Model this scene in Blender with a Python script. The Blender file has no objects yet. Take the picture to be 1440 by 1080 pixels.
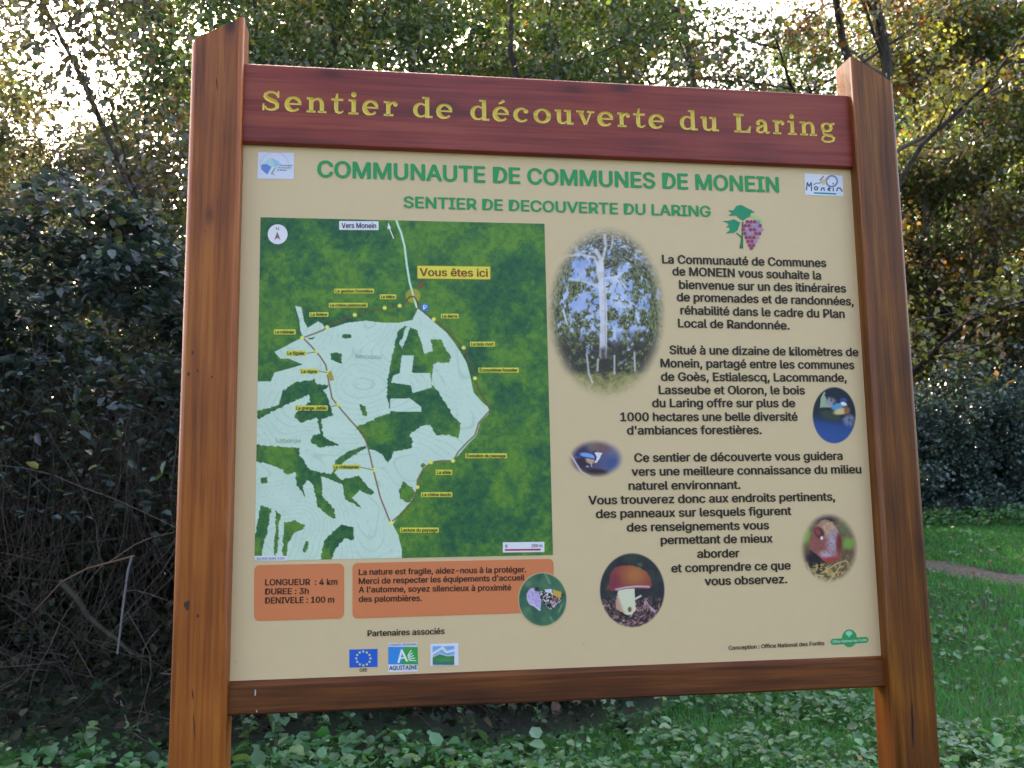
import bpy, math, random
import numpy as np
from mathutils import Vector, Matrix, geometry

# ------------------------------------------------------------------ camera, sky, sun, exposure
rng = np.random.default_rng(11)
random.seed(4)
SC = bpy.context.scene
COL = SC.collection
S = 7.0 / 6.0
W = 1.2 * S                                   # clear width between the posts
Z0 = 1.5 - 0.2963 * S                         # height of the panel's lower edge
CAM = np.array([0.2511 * S, -1.6826 * S, 1.5])
YAW, PITCH, ROLL, FPX = 0.1441, 0.1301, -0.0133, 1300.0

def cam_axes():
    cy, sy, cp, sp = math.cos(YAW), math.sin(YAW), math.cos(PITCH), math.sin(PITCH)
    fwd = np.array([sy * cp, cy * cp, sp]); right = np.array([cy, -sy, 0.0]); up = np.cross(right, fwd)
    cr, sr = math.cos(ROLL), math.sin(ROLL)
    return right * cr + up * sr, -right * sr + up * cr, fwd
RX, UX, FX = cam_axes()
cam = bpy.data.objects.new('camera', bpy.data.cameras.new('camera'))
COL.objects.link(cam)
M = Matrix.Identity(4)
for i in range(3):
    M[i][0] = RX[i]; M[i][1] = UX[i]; M[i][2] = -FX[i]; M[i][3] = CAM[i]
cam.matrix_world = M
cam.data.sensor_width = 36.0
cam.data.lens = 36.0 * FPX / 1440.0
cam.data.clip_start = 0.05
cam.data.dof.use_dof = True; cam.data.dof.focus_distance = 2.1; cam.data.dof.aperture_fstop = 10.0
cam.data.clip_end = 600.0
SC.camera = cam

SUN_EL, SUN_AZ = 34.0, -11.0                  # degrees; azimuth from +Y towards +X
world = bpy.data.worlds.new('World'); SC.world = world
world.use_nodes = True
nt = world.node_tree; nt.nodes.clear()
wo = nt.nodes.new('ShaderNodeOutputWorld'); bg = nt.nodes.new('ShaderNodeBackground')
sky = nt.nodes.new('ShaderNodeTexSky'); sky.sky_type = 'NISHITA'; sky.sun_disc = False
sky.sun_elevation = math.radians(SUN_EL); sky.sun_rotation = math.radians(SUN_AZ)
sky.dust_density = 6.0; sky.air_density = 0.9; sky.ozone_density = 0.4
bg.inputs['Strength'].default_value = 0.15
nt.links.new(sky.outputs[0], bg.inputs[0]); nt.links.new(bg.outputs[0], wo.inputs[0])
sl = bpy.data.lights.new('sun', 'SUN'); sl.energy = 3.6; sl.angle = math.radians(0.5); sl.color = (1.0, 0.93, 0.82)
sun = bpy.data.objects.new('sun', sl); COL.objects.link(sun)
sv = Vector((math.sin(math.radians(SUN_AZ)) * math.cos(math.radians(SUN_EL)),
             math.cos(math.radians(SUN_AZ)) * math.cos(math.radians(SUN_EL)), math.sin(math.radians(SUN_EL))))
sun.rotation_euler = sv.to_track_quat('Z', 'Y').to_euler()
sun.location = (0, 0, 30)

vs = SC.view_settings
vs.view_transform = 'Standard'; vs.look = 'None'; vs.gamma = 1.0; vs.use_curve_mapping = False
vs.exposure = 2.82
vs.use_white_balance = True; vs.white_balance_temperature = 7000; vs.white_balance_tint = 15
SC.render.engine = 'CYCLES'
SC.cycles.use_denoising = True
SC.cycles.max_bounces = 8
SC.cycles.diffuse_bounces = 3; SC.cycles.transmission_bounces = 4; SC.cycles.glossy_bounces = 3

# ------------------------------------------------------------------ helpers
def tag(o, label=None, cat=None, group=None, kind=None):
    if label: o['label'] = label
    if cat: o['category'] = cat
    if group: o['group'] = group
    if kind: o['kind'] = kind
    return o

def empty(name, loc):
    o = bpy.data.objects.new(name, None); COL.objects.link(o); o.location = loc
    o.empty_display_size = 0.1
    return o

def mesh_obj(name, verts, faces, mat, parent=None, colors=None, smooth=False, world_co=True):
    """verts in world space; when there is a parent with an offset the object keeps world positions"""
    me = bpy.data.meshes.new(name)
    me.from_pydata([tuple(v) for v in verts], [], [tuple(int(i) for i in f) for f in faces])
    if colors is not None: set_colors(me, colors)
    if smooth: me.polygons.foreach_set('use_smooth', [True] * len(me.polygons))
    me.update()
    o = bpy.data.objects.new(name, me); COL.objects.link(o)
    me.materials.append(mat)
    if parent is not None:
        o.parent = parent
        if world_co: 
            off = root_offset(parent); me.transform(Matrix.Translation(-off))
    return o

def root_offset(o):
    v = Vector((0, 0, 0))
    while o is not None:
        v += o.location; o = o.parent
    return v

def set_colors(me, cols):
    a = me.color_attributes.new('Col', 'FLOAT_COLOR', 'POINT')
    c = np.ones((len(me.vertices), 4), np.float32); c[:, :3] = cols
    a.data.foreach_set('color', c.ravel())

def fast_mesh(name, verts, faces, cols=None, smooth=False):
    """verts (N,3), faces (M,k) numpy"""
    me = bpy.data.meshes.new(name)
    verts = np.asarray(verts, np.float32); faces = np.asarray(faces, np.int32)
    n, k = faces.shape
    me.vertices.add(len(verts)); me.vertices.foreach_set('co', verts.ravel())
    me.loops.add(n * k); me.loops.foreach_set('vertex_index', faces.ravel())
    me.polygons.add(n)
    me.polygons.foreach_set('loop_start', np.arange(n, dtype=np.int32) * k)
    me.polygons.foreach_set('loop_total', np.full(n, k, np.int32))
    if smooth: me.polygons.foreach_set('use_smooth', np.ones(n, bool))
    me.update(calc_edges=True)
    if cols is not None: set_colors(me, cols)
    return me

def link_mesh(name, me, mat, parent=None, loc=(0, 0, 0)):
    o = bpy.data.objects.new(name, me); COL.objects.link(o); o.location = loc
    if mat is not None and not me.materials: me.materials.append(mat)
    if parent is not None: o.parent = parent
    return o

def lin(c):
    c = np.asarray(c, float) / 255.0
    return np.where(c <= 0.04045, c / 12.92, ((c + 0.055) / 1.055) ** 2.4)

# smooth value noise, numpy
_lat = rng.random((256, 256))
def vnoise(x, y, s=1.0, seed=0):
    x = np.asarray(x, float) * s + seed * 17.31; y = np.asarray(y, float) * s + seed * 9.77
    xi = np.floor(x).astype(int); yi = np.floor(y).astype(int); fx = x - xi; fy = y - yi
    fx = fx * fx * (3 - 2 * fx); fy = fy * fy * (3 - 2 * fy)
    g = lambda a, b: _lat[a & 255, b & 255]
    return (g(xi, yi) * (1 - fx) + g(xi + 1, yi) * fx) * (1 - fy) + (g(xi, yi + 1) * (1 - fx) + g(xi + 1, yi + 1) * fx) * fy
def fbm(x, y, s, seed=0, o=4, gain=0.55):
    t = 0; a = 1; n = 0
    for i in range(o):
        t = t + a * vnoise(x, y, s * 2 ** i, seed + i * 3); n += a; a *= gain
    return t / n

def ground_z(x, y):
    d = y - CAM[1]
    t = np.clip(d - 6.0, 0, 18.0)
    base = 0.077 * t * np.clip(t / 2.0, 0, 1)
    return base + 0.05 * (vnoise(x, y, 0.8, 3) - 0.5) * np.clip((d - 3.5) / 2, 0, 1)

HD = np.array([FX[0], FX[1]]); HD /= np.linalg.norm(HD)
HR = np.array([HD[1], -HD[0]])
def G(px, d):
    """ground position seen at picture column px and distance d ahead of the camera"""
    t = (px - 720.0) / FPX * math.cos(PITCH)
    p = CAM[:2] + HD * d + HR * d * t
    return np.array([p[0], p[1], float(ground_z(p[0], p[1]))])
def Zat(py, d, px=720):
    """height of something seen at picture row py, distance d"""
    hor = 710 - (px - 720) * 0.0133
    return 1.5 + d * (hor - py) / FPX

# ------------------------------------------------------------------ materials
def new_mat(name):
    m = bpy.data.materials.new(name); m.use_nodes = True
    m.node_tree.nodes.clear()
    return m, m.node_tree.nodes, m.node_tree.links

def math_node(N, L, op, a, b=None, c=None):
    n = N.new('ShaderNodeMath'); n.operation = op
    for i, v in enumerate((a, b, c)):
        if v is None: continue
        if isinstance(v, (int, float)): n.inputs[i].default_value = v
        else: L.new(v, n.inputs[i])
    return n.outputs[0]

def ramp(N, L, fac, stops):
    r = N.new('ShaderNodeValToRGB'); L.new(fac, r.inputs[0])
    e = r.color_ramp.elements
    while len(e) < len(stops): e.new(0.5)
    for i, (p, c) in enumerate(stops):
        e[i].position = p; e[i].color = (c[0], c[1], c[2], 1)
    return r.outputs[0]

def wood(name, dark, mid, light, axis, knot=1.0, seed=0.0, coat=0.5, rough=0.42):
    m, N, L = new_mat(name)
    out = N.new('ShaderNodeOutputMaterial'); b = N.new('ShaderNodeBsdfPrincipled')
    tc = N.new('ShaderNodeTexCoord'); mp = N.new('ShaderNodeMapping')
    sc = {'Z': (1, 1, 0.03), 'X': (0.03, 1, 1)}[axis]
    mp.inputs['Scale'].default_value = sc; mp.inputs['Location'].default_value = (seed, seed * 1.7, seed * 0.6)
    L.new(tc.outputs['Object'], mp.inputs[0])
    # knots bend the grain
    mk = N.new('ShaderNodeMapping'); mk.inputs['Scale'].default_value = {'Z': (9, 3, 4.2), 'X': (3.6, 3, 9)}[axis]
    mk.inputs['Location'].default_value = (seed * 3.1, 0.35, seed * 2.3)
    L.new(tc.outputs['Object'], mk.inputs[0])
    vo = N.new('ShaderNodeTexVoronoi'); vo.inputs['Scale'].default_value = 1.0; L.new(mk.outputs[0], vo.inputs['Vector'])
    kd = vo.outputs['Distance']
    bend = math_node(N, L, 'POWER', math_node(N, L, 'SUBTRACT', 1.0, math_node(N, L, 'MINIMUM', kd, 1.0)), 5.0)
    n1 = N.new('ShaderNodeTexNoise'); n1.inputs['Scale'].default_value = 38; n1.inputs['Detail'].default_value = 5
    n1.inputs['Roughness'].default_value = 0.72; n1.inputs['Distortion'].default_value = 0.5
    L.new(mp.outputs[0], n1.inputs['Vector'])
    n2 = N.new('ShaderNodeTexNoise'); n2.inputs['Scale'].default_value = 3.0; n2.inputs['Detail'].default_value = 3
    L.new(tc.outputs['Object'], n2.inputs['Vector'])
    n3 = N.new('ShaderNodeTexNoise'); n3.inputs['Scale'].default_value = 190; n3.inputs['Detail'].default_value = 3
    L.new(mp.outputs[0], n3.inputs['Vector'])
    v = math_node(N, L, 'MULTIPLY_ADD', bend, 0.3, n1.outputs[0])
    v = math_node(N, L, 'MULTIPLY_ADD', n2.outputs[0], 0.55, v)
    v = math_node(N, L, 'MULTIPLY_ADD', n3.outputs[0], 0.5, v)
    v = math_node(N, L, 'SUBTRACT', v, 0.56)
    c = ramp(N, L, v, [(0.28, light), (0.5, mid), (0.74, dark)])
    # knots: small dark ovals
    kmask = math_node(N, L, 'SUBTRACT', 0.17 * knot, kd)
    kmask = math_node(N, L, 'MULTIPLY', kmask, 9.0); 
    cl = N.new('ShaderNodeClamp'); L.new(kmask, cl.inputs[0])
    mx = N.new('ShaderNodeMix'); mx.data_type = 'RGBA'; L.new(cl.outputs[0], mx.inputs[0]); L.new(c, mx.inputs[6])
    mx.inputs[7].default_value = (dark[0] * 0.35, dark[1] * 0.35, dark[2] * 0.4, 1)
    L.new(mx.outputs[2], b.inputs['Base Color'])
    b.inputs['Roughness'].default_value = rough
    rr = math_node(N, L, 'MULTIPLY_ADD', n1.outputs[0], 0.35, rough - 0.14); L.new(rr, b.inputs['Roughness'])
    b.inputs['Specular IOR Level'].default_value = 0.3
    b.inputs['Coat Weight'].default_value = coat; b.inputs['Coat Roughness'].default_value = 0.2
    bp = N.new('ShaderNodeBump'); bp.inputs['Strength'].default_value = 0.35; bp.inputs['Distance'].default_value = 0.0012
    L.new(v, bp.inputs['Height']); L.new(bp.outputs[0], b.inputs['Normal'])
    L.new(b.outputs[0], out.inputs[0])
    return m

def flat(name, col, rough=0.5, spec=0.5, vcol=False, noise=0.0, coat=0.0):
    m, N, L = new_mat(name)
    out = N.new('ShaderNodeOutputMaterial'); b = N.new('ShaderNodeBsdfPrincipled')
    b.inputs['Roughness'].default_value = rough; b.inputs['Specular IOR Level'].default_value = spec
    b.inputs['Coat Weight'].default_value = coat
    src = None
    if vcol:
        a = N.new('ShaderNodeVertexColor'); a.layer_name = 'Col'; src = a.outputs[0]
    if noise > 0:
        tc = N.new('ShaderNodeTexCoord'); n = N.new('ShaderNodeTexNoise'); n.inputs['Scale'].default_value = 40; n.inputs['Detail'].default_value = 4
        L.new(tc.outputs['Object'], n.inputs['Vector'])
        f = math_node(N, L, 'MULTIPLY_ADD', n.outputs[0], noise * 2, 1 - noise)
        mx = N.new('ShaderNodeMix'); mx.data_type = 'RGBA'; mx.blend_type = 'MULTIPLY'; mx.inputs[0].default_value = 1
        if src is not None: L.new(src, mx.inputs[6])
        else: mx.inputs[6].default_value = (*col, 1)
        L.new(f, mx.inputs[7]); src = mx.outputs[2]
    if src is not None: L.new(src, b.inputs['Base Color'])
    else: b.inputs['Base Color'].default_value = (*col, 1)
    L.new(b.outputs[0], out.inputs[0])
    return m

def leaf_mat(name, transl=0.42, rough=0.42, spec=0.5, ycast=(1.15, 1.2, 0.7)):
    m, N, L = new_mat(name)
    out = N.new('ShaderNodeOutputMaterial'); b = N.new('ShaderNodeBsdfPrincipled')
    a = N.new('ShaderNodeVertexColor'); a.layer_name = 'Col'
    L.new(a.outputs[0], b.inputs['Base Color'])
    b.inputs['Roughness'].default_value = rough; b.inputs['Specular IOR Level'].default_value = spec
    t = N.new('ShaderNodeBsdfTranslucent')
    mx = N.new('ShaderNodeMix'); mx.data_type = 'RGBA'; mx.blend_type = 'MULTIPLY'; mx.inputs[0].default_value = 1
    L.new(a.outputs[0], mx.inputs[6]); mx.inputs[7].default_value = (ycast[0] * 1.6, ycast[1] * 1.6, ycast[2] * 1.6, 1)
    L.new(mx.outputs[2], t.inputs[0])
    ms = N.new('ShaderNodeMixShader'); ms.inputs[0].default_value = transl
    L.new(b.outputs[0], ms.inputs[1]); L.new(t.outputs[0], ms.inputs[2]); L.new(ms.outputs[0], out.inputs[0])
    return m

def bark(name, c0, c1, scale=14):
    m, N, L = new_mat(name)
    out = N.new('ShaderNodeOutputMaterial'); b = N.new('ShaderNodeBsdfPrincipled')
    tc = N.new('ShaderNodeTexCoord'); mp = N.new('ShaderNodeMapping'); mp.inputs['Scale'].default_value = (1, 1, 0.3)
    L.new(tc.outputs['Object'], mp.inputs[0])
    n = N.new('ShaderNodeTexNoise'); n.inputs['Scale'].default_value = scale; n.inputs['Detail'].default_value = 6
    L.new(mp.outputs[0], n.inputs['Vector'])
    L.new(ramp(N, L, n.outputs[0], [(0.35, c0), (0.7, c1)]), b.inputs['Base Color'])
    b.inputs['Roughness'].default_value = 0.85
    bp = N.new('ShaderNodeBump'); bp.inputs['Distance'].default_value = 0.02; L.new(n.outputs[0], bp.inputs['Height'])
    L.new(bp.outputs[0], b.inputs['Normal']); L.new(b.outputs[0], out.inputs[0])
    return m

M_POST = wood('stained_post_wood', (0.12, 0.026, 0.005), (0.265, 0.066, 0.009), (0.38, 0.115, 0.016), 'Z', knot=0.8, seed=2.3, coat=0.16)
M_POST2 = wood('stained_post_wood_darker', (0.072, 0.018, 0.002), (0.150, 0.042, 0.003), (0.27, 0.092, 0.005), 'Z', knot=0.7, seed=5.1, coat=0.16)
M_TITLE = wood('red_stained_board', (0.12, 0.013, 0.010), (0.235, 0.027, 0.016), (0.31, 0.052, 0.022), 'X', knot=0.75, seed=1.2, coat=0.2)
M_RAIL = wood('dark_brown_rail', (0.035, 0.007, 0.002), (0.100, 0.024, 0.005), (0.18, 0.052, 0.010), 'X', knot=0.8, seed=3.7, coat=0.3)  # rail wood in a darker brown than the title board
M_GOLD = flat('gold_paint', (0.80, 0.62, 0.11), rough=0.45, noise=0.08)
PANEL_SRGB = np.array([214, 187, 146.])
PG = 1.05
def pcol(c): return np.clip(lin(c) * PG, 0, 0.85)
M_PANEL = flat('printed_sand_panel', tuple(pcol(PANEL_SRGB)), rough=0.5, spec=0.35, noise=0.025)
M_PRINT = flat('printed_picture', (1, 1, 1), rough=0.5, spec=0.35, vcol=True)
_inks = {}
def ink(c):
    c = tuple(c)
    if c not in _inks: _inks[c] = flat('ink_%d' % len(_inks), tuple(pcol(c)), rough=0.5, spec=0.35)
    return _inks[c]
M_LEAF = leaf_mat('tree_leaves', transl=0.36, rough=0.34, spec=0.8)
M_LEAFD = leaf_mat('bush_leaves', transl=0.25, rough=0.36, spec=0.6, ycast=(1.1, 1.2, 0.5))
M_HEDGE = leaf_mat('hedge_leaves', transl=0.15, rough=0.42, spec=0.7, ycast=(1.0, 1.1, 0.7))
M_GRASS = leaf_mat('grass_blades', transl=0.3, rough=0.5, spec=0.4, ycast=(1.0, 1.2, 0.5))
M_BARK = bark('dark_bark', (0.020, 0.016, 0.012), (0.075, 0.06, 0.048))
M_BARKL = bark('lichen_bark', (0.05, 0.045, 0.03), (0.15, 0.14, 0.09))
M_STEM = flat('dry_stems', (1, 1, 1), rough=0.75, spec=0.3, vcol=True)

# ================================================================== THE SIGN
def unp(px, py, Y):
    px = np.asarray(px, float); py = np.asarray(py, float)
    d = FX[None] + RX[None] * ((px - 720) / FPX)[..., None] - UX[None] * ((py - 540) / FPX)[..., None]
    t = (Y - CAM[1]) / d[..., 1]
    return CAM + d * t[..., None]
def U1(px, py, Y): return unp(np.array([px]), np.array([py]), Y)[0]

YP = 0.014                                     # face of the printed panel
YF = -0.0233                                   # front of the posts
sign = tag(empty('information_board', (W / 2, 0, 0)), 'large trail information board with two stained wooden posts, red title beam and sand-coloured printed panel', 'information board')

def post(x0, x1, zin, zout, inner_right, mat):
    """octagonal (chamfered) post with a sloping top; higher on the inner side"""
    y0, y1, c = YF, 0.062, 0.010
    ring = []
    for cx, cy, a0 in ((x0 + c, y0 + c, 180), (x1 - c, y0 + c, 270), (x1 - c, y1 - c, 0), (x0 + c, y1 - c, 90)):
        for q in range(5):
            a = math.radians(a0 + 22.5 * q); ring.append((cx + c * math.cos(a), cy + c * math.sin(a)))
    m = len(ring)
    xi, xo = (x1, x0) if inner_right else (x0, x1)
    V, F = [], []
    rows = 2
    for k in range(rows):
        for (x, y) in ring:
            z = -0.25 if k == 0 else zout + (zin - zout) * (x - xo) / (xi - xo)
            if k == 1 and abs(x - xo) < 0.012: z -= 0.004 * (1 - abs(x - xo) / 0.012)
            V.append((x, y, z))
    for i in range(m): F.append((i, (i + 1) % m, m + (i + 1) % m, m + i))
    F.append(tuple(range(m, 2 * m))); F.append(tuple(reversed(range(m))))
    o = mesh_obj('post', V, F, mat, sign)
    for i, p in enumerate(o.data.polygons): p.use_smooth = i < m and i % 5 != 4
    return o
zin = Z0 + 1.2021 * S; 
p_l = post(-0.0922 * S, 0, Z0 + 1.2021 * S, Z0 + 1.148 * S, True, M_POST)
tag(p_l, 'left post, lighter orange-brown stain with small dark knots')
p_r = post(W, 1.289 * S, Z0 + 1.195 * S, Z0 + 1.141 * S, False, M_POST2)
tag(p_r, 'right post, darker brown stain with a long crack near its foot')

# dark drying cracks in the posts: flat slivers on the face, coloured as the shade inside
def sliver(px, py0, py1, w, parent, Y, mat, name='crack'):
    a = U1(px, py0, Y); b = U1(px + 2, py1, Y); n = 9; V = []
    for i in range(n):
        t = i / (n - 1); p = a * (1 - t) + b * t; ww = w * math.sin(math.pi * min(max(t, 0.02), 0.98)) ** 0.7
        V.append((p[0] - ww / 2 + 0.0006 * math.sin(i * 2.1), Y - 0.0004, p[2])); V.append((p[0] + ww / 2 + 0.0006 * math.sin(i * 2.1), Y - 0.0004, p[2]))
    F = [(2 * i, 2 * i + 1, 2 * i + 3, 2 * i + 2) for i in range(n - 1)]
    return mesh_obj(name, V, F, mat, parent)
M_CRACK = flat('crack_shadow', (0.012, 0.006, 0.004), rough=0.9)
M_KNOT = flat('knot_wood', (0.045, 0.017, 0.010), rough=0.5)
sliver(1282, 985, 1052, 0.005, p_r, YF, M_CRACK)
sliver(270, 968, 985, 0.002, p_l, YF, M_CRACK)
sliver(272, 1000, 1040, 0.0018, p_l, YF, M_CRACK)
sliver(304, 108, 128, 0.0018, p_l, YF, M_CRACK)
def knot(px, py, rx, rz, parent, Y, mat=None):
    c = U1(px, py, Y); n = 14
    V = [(c[0], Y - 0.0005, c[2])]
    for i in range(n):
        a = 2 * math.pi * i / n; k = 1 + 0.25 * math.sin(3 * a + px)
        V.append((c[0] + rx * k * math.cos(a), Y - 0.0003, c[2] + rz * k * math.sin(a)))
    return mesh_obj('knot', V, [(0, 1 + (i + 1) % n, 1 + i) for i in range(n)], mat or M_KNOT, parent)
for (px, py, rx, rz) in [(271, 496, .0028, .0042), (265, 526, .0030, .0046), (278, 521, .0022, .0030), (298, 530, .0022, .0024),
                         (263, 851, .0055, .0090), (278, 866, .0026, .0034), (288, 325, .0012, .0025)]:
    knot(px, py, rx, rz, p_l, YF)
knot(1230, 411, .0012, .0016, p_r, YF)

# ---- glyph strokes of the carved title (x, y, width), x-height = 1
def arc(cx, cy, rx, ry, a0, a1, w, n=14):
    o = []
    for i in range(n + 1):
        a = math.radians(a0 + (a1 - a0) * i / n)
        ww = w(math.degrees(a)) if callable(w) else w
        o.append((cx + rx * math.cos(a), cy + ry * math.sin(a), ww))
    return o
def rect(x0, y0, x1, y1): return ('poly', [(x0, y0), (x1, y0), (x1, y1), (x0, y1)])
def disc(x, y, r): return ('poly', [(x + r * math.cos(2 * math.pi * i / 14), y + r * math.sin(2 * math.pi * i / 14)) for i in range(14)])
side = lambda thick, thin: (lambda a: thin + (thick - thin) * abs(math.cos(math.radians(a))) ** 1.5)
def e_strokes():
    f = lambda a: 0.15 + 0.13 * max(0, -math.cos(math.radians(a))) ** 1.2 + 0.08 * max(0, math.cos(math.radians(a)) * math.sin(math.radians(a)) * 2)
    return [arc(.56, .5, .42, .43, 8, 320, f, 26), rect(.22, .45, 1.06, .57)]
GL = {
 'e': (1.08, e_strokes()),
 'é': (1.08, e_strokes() + [[(.42, 1.18, .10), (.6, 1.30, .16), (.78, 1.42, .2)]]),
 'i': (.66, [rect(.20, 0, .50, 1), rect(0, 0, .68, .14), rect(.0, .86, .3, 1), disc(.35, 1.32, .18)]),
 'n': (1.32, [rect(.16, 0, .44, 1), rect(0, 0, .60, .14), rect(0, .86, .3, 1), [(.40, .70, .08), (.52, .86, .13), (.70, .93, .17), (.88, .88, .22), (.98, .70, .27), (1.0, .5, .28), (1.0, 0.01, .28)], rect(.74, 0, 1.30, .14)]),
 'r': (.90, [rect(.16, 0, .44, 1), rect(0, 0, .64, .14), rect(0, .86, .3, 1), [(.40, .66, .08), (.50, .85, .13), (.64, .93, .16), (.78, .90, .17)], disc(.78, .80, .145)]),
 't': (.84, [('poly', [(.20, .9), (.46, .9), (.46, 1.34), (.34, 1.34), (.28, 1.08)]), rect(.0, .86, .80, 1), [(.33, .95, .27), (.33, .3, .27), (.38, .14, .24), (.52, .07, .16), (.68, .10, .12), (.82, .20, .08)]]),
 'c': (1.0, [arc(.54, .5, .42, .43, 62, 318, lambda a: .14 + .14 * max(0, -math.cos(math.radians(a))) ** 1.2, 22), disc(.80, .76, .155)]),
 'o': (1.16, [arc(.58, .5, .44, .43, 0, 180, side(.29, .14), 18), arc(.58, .5, .44, .43, 180, 360, side(.29, .14), 18)]),
 'd': (1.25, [arc(.50, .5, .38, .43, 55, 305, lambda a: .12 + .16 * max(0, -math.cos(math.radians(a))) ** 1.2, 20), [(.70, .86, .10), (.86, .74, .06)], [(.70, .14, .10), (.86, .26, .06)], rect(.76, 0, 1.04, 1.40), rect(.58, 1.27, .9, 1.40), rect(.9, 0, 1.25, .14)]),
 'u': (1.24, [[(.27, .99, .28), (.27, .35, .28), (.31, .17, .25), (.45, .075, .16), (.62, .08, .13), (.80, .24, .08)], rect(.78, 0.0, 1.06, 1), rect(0, .86, .3, 1), rect(.60, .86, .9, 1), rect(.9, 0, 1.24, .14)]),
 'v': (1.20, [[(.24, .95, .26), (.62, .06, .24)], [(.98, .95, .11), (.64, .06, .12)], rect(0, .86, .52, 1), rect(.72, .86, 1.2, 1)]),
 'S': (1.24, [[(1.04, .98, .13), (.94, 1.14, .16), (.72, 1.23, .15), (.46, 1.22, .16), (.26, 1.10, .22), (.22, .94, .27), (.34, .80, .30), (.58, .70, .32), (.84, .60, .31), (1.00, .44, .28), (1.0, .24, .25), (.84, .11, .18), (.60, .06, .15), (.36, .10, .15), (.20, .28, .14)], rect(1.0, .86, 1.12, 1.30), rect(.06, 0, .18, .46)]),
 'L': (1.24, [rect(.18, 0, .50, 1.32), rect(0, 1.18, .72, 1.32), rect(0, 0, 1.1, .14), ('poly', [(.84, .02), (1.14, 0), (1.24, .48), (1.12, .48), (1.02, .28), (.84, .14)])]),
 'a': (1.12, [disc(.24, .72, .15), [(.18, .80, .12), (.36, .92, .15), (.58, .92, .20), (.74, .80, .26), (.78, .62, .27), (.78, .12, .27)], [(.80, .12, .2), (.92, .06, .15), (1.1, .12, .10)], [(.70, .58, .12), (.44, .50, .17), (.22, .36, .24), (.20, .20, .25), (.34, .09, .18), (.52, .08, .14), (.70, .20, .10)]]),
 'g': (1.18, [arc(.48, .66, .32, .28, 0, 180, side(.25, .13), 14), arc(.48, .66, .32, .28, 180, 360, side(.25, .13), 14), [(.72, .86, .10), (.88, .93, .13), (1.08, .92, .16)], [(.30, .42, .12), (.20, .30, .14), (.26, .17, .17), (.50, .10, .20), (.80, .06, .21), (.98, -.10, .20), (.92, -.28, .16), (.60, -.38, .14), (.28, -.36, .15), (.10, -.22, .17), (.16, -.06, .14), (.34, .06, .10)]]),
}
def stroke_polys(st):
    """each stroke becomes a chain of convex pieces"""
    if isinstance(st, tuple) and st[0] == 'poly': return [st[1]]
    P = np.array(st); n = len(P)
    d = np.zeros((n, 2)); d[1:-1] = P[2:, :2] - P[:-2, :2]; d[0] = P[1, :2] - P[0, :2]; d[-1] = P[-1, :2] - P[-2, :2]
    d /= np.linalg.norm(d, axis=1)[:, None] + 1e-9
    nr = np.stack([-d[:, 1], d[:, 0]], 1)
    Lf = P[:, :2] + nr * P[:, 2:3] / 2; Rt = P[:, :2] - nr * P[:, 2:3] / 2
    return [list(map(tuple, Rt)) + list(map(tuple, Lf[::-1]))]
def inside(poly, pts):
    poly = np.asarray(poly); x, y = pts[:, 0], pts[:, 1]; c = np.zeros(len(pts), bool)
    j = len(poly) - 1
    for i in range(len(poly)):
        xi, yi = poly[i]; xj, yj = poly[j]
        if yi != yj:
            k = ((yi > y) != (yj > y)) & (x < (xj - xi) * (y - yi) / (yj - yi) + xi)
            c ^= k
        j = i
    return c
LET = [('S', 367.7, 394.8), ('e', 400, 424), ('n', 431, 459.4), ('t', 465.6, 483.3), ('i', 490, 503.8), ('e', 509.4, 532.3), ('r', 539.6, 558.6),
       ('d', 581.2, 608.3), ('e', 613.5, 636.5), ('d', 661.9, 688.3), ('é', 693, 716), ('c', 722.3, 744.2), ('o', 750.4, 775), ('u', 780.6, 807),
       ('v', 810.8, 836.3), ('e', 840.4, 863), ('r', 868.8, 886), ('t', 891, 908.3), ('e', 912.5, 934.8), ('d', 957, 981.8), ('u', 986, 1011.4),
       ('L', 1032.8, 1057), ('a', 1062, 1083.5), ('r', 1087.6, 1103.5), ('i', 1108.6, 1120.5), ('n', 1125.7, 1149.6), ('g', 1154.3, 1176.7)]
bl0, bl1 = U1(368, 154.8, 0), U1(1150, 191.2, 0)
XH = (U1(445, 135, 0) - U1(445, 156.2, 0))[2]          # x-height in metres
zt, zb = Z0 + 1.1193 * S, Z0 + 0.965 * S
c = 0.005
polys_all, letters = [], []
for ch, a, b in LET:
    w, sts = GL[ch]
    xa = U1(a, 160 + (a - 400) * 0.047, 0)[0]; xb = U1(b, 160 + (b - 400) * 0.047, 0)[0]
    t = ((xa + xb) / 2 - bl0[0]) / (bl1[0] - bl0[0]); zb0 = bl0[2] + (bl1[2] - bl0[2]) * t
    sx = (xb - xa) / w; pl = []
    for st in sts:
        for p in stroke_polys(st): pl.append([(xa + x * sx, zb0 + y * XH) for x, y in p])
    letters.append((ch, pl)); polys_all.append(pl)

def cdt(polys, extra=(), outer=None):
    vs_, es, fs = [], [], []
    if outer:
        k = len(vs_); vs_ += [Vector(p) for p in outer]; n = len(outer); es += [(k + i, k + (i + 1) % n) for i in range(n)]
    for p in polys:
        k = len(vs_); vs_ += [Vector(q) for q in p]; n = len(p); es += [(k + i, k + (i + 1) % n) for i in range(n)]
    vs_ += [Vector(p) for p in extra]
    r = geometry.delaunay_2d_cdt(vs_, es, fs, 0, 1e-6)
    V = np.array([tuple(v) for v in r[0]]); F = np.array([tuple(f) for f in r[2] if len(f) == 3])
    return V, F
def union_mask(polys, pts):
    m = np.zeros(len(pts), bool)
    for p in polys: m |= inside(p, pts)
    return m
title = tag(mesh_obj('title_board', [(0, 0, 0)], [], M_TITLE, sign), 'red stained title beam carved with gold lettering')
flatp = [p for pl in polys_all for p in pl]
grid = [(x, z) for x in np.linspace(0.02, W - 0.02, 60) for z in (zb + 0.02, zt - 0.02)]
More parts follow.
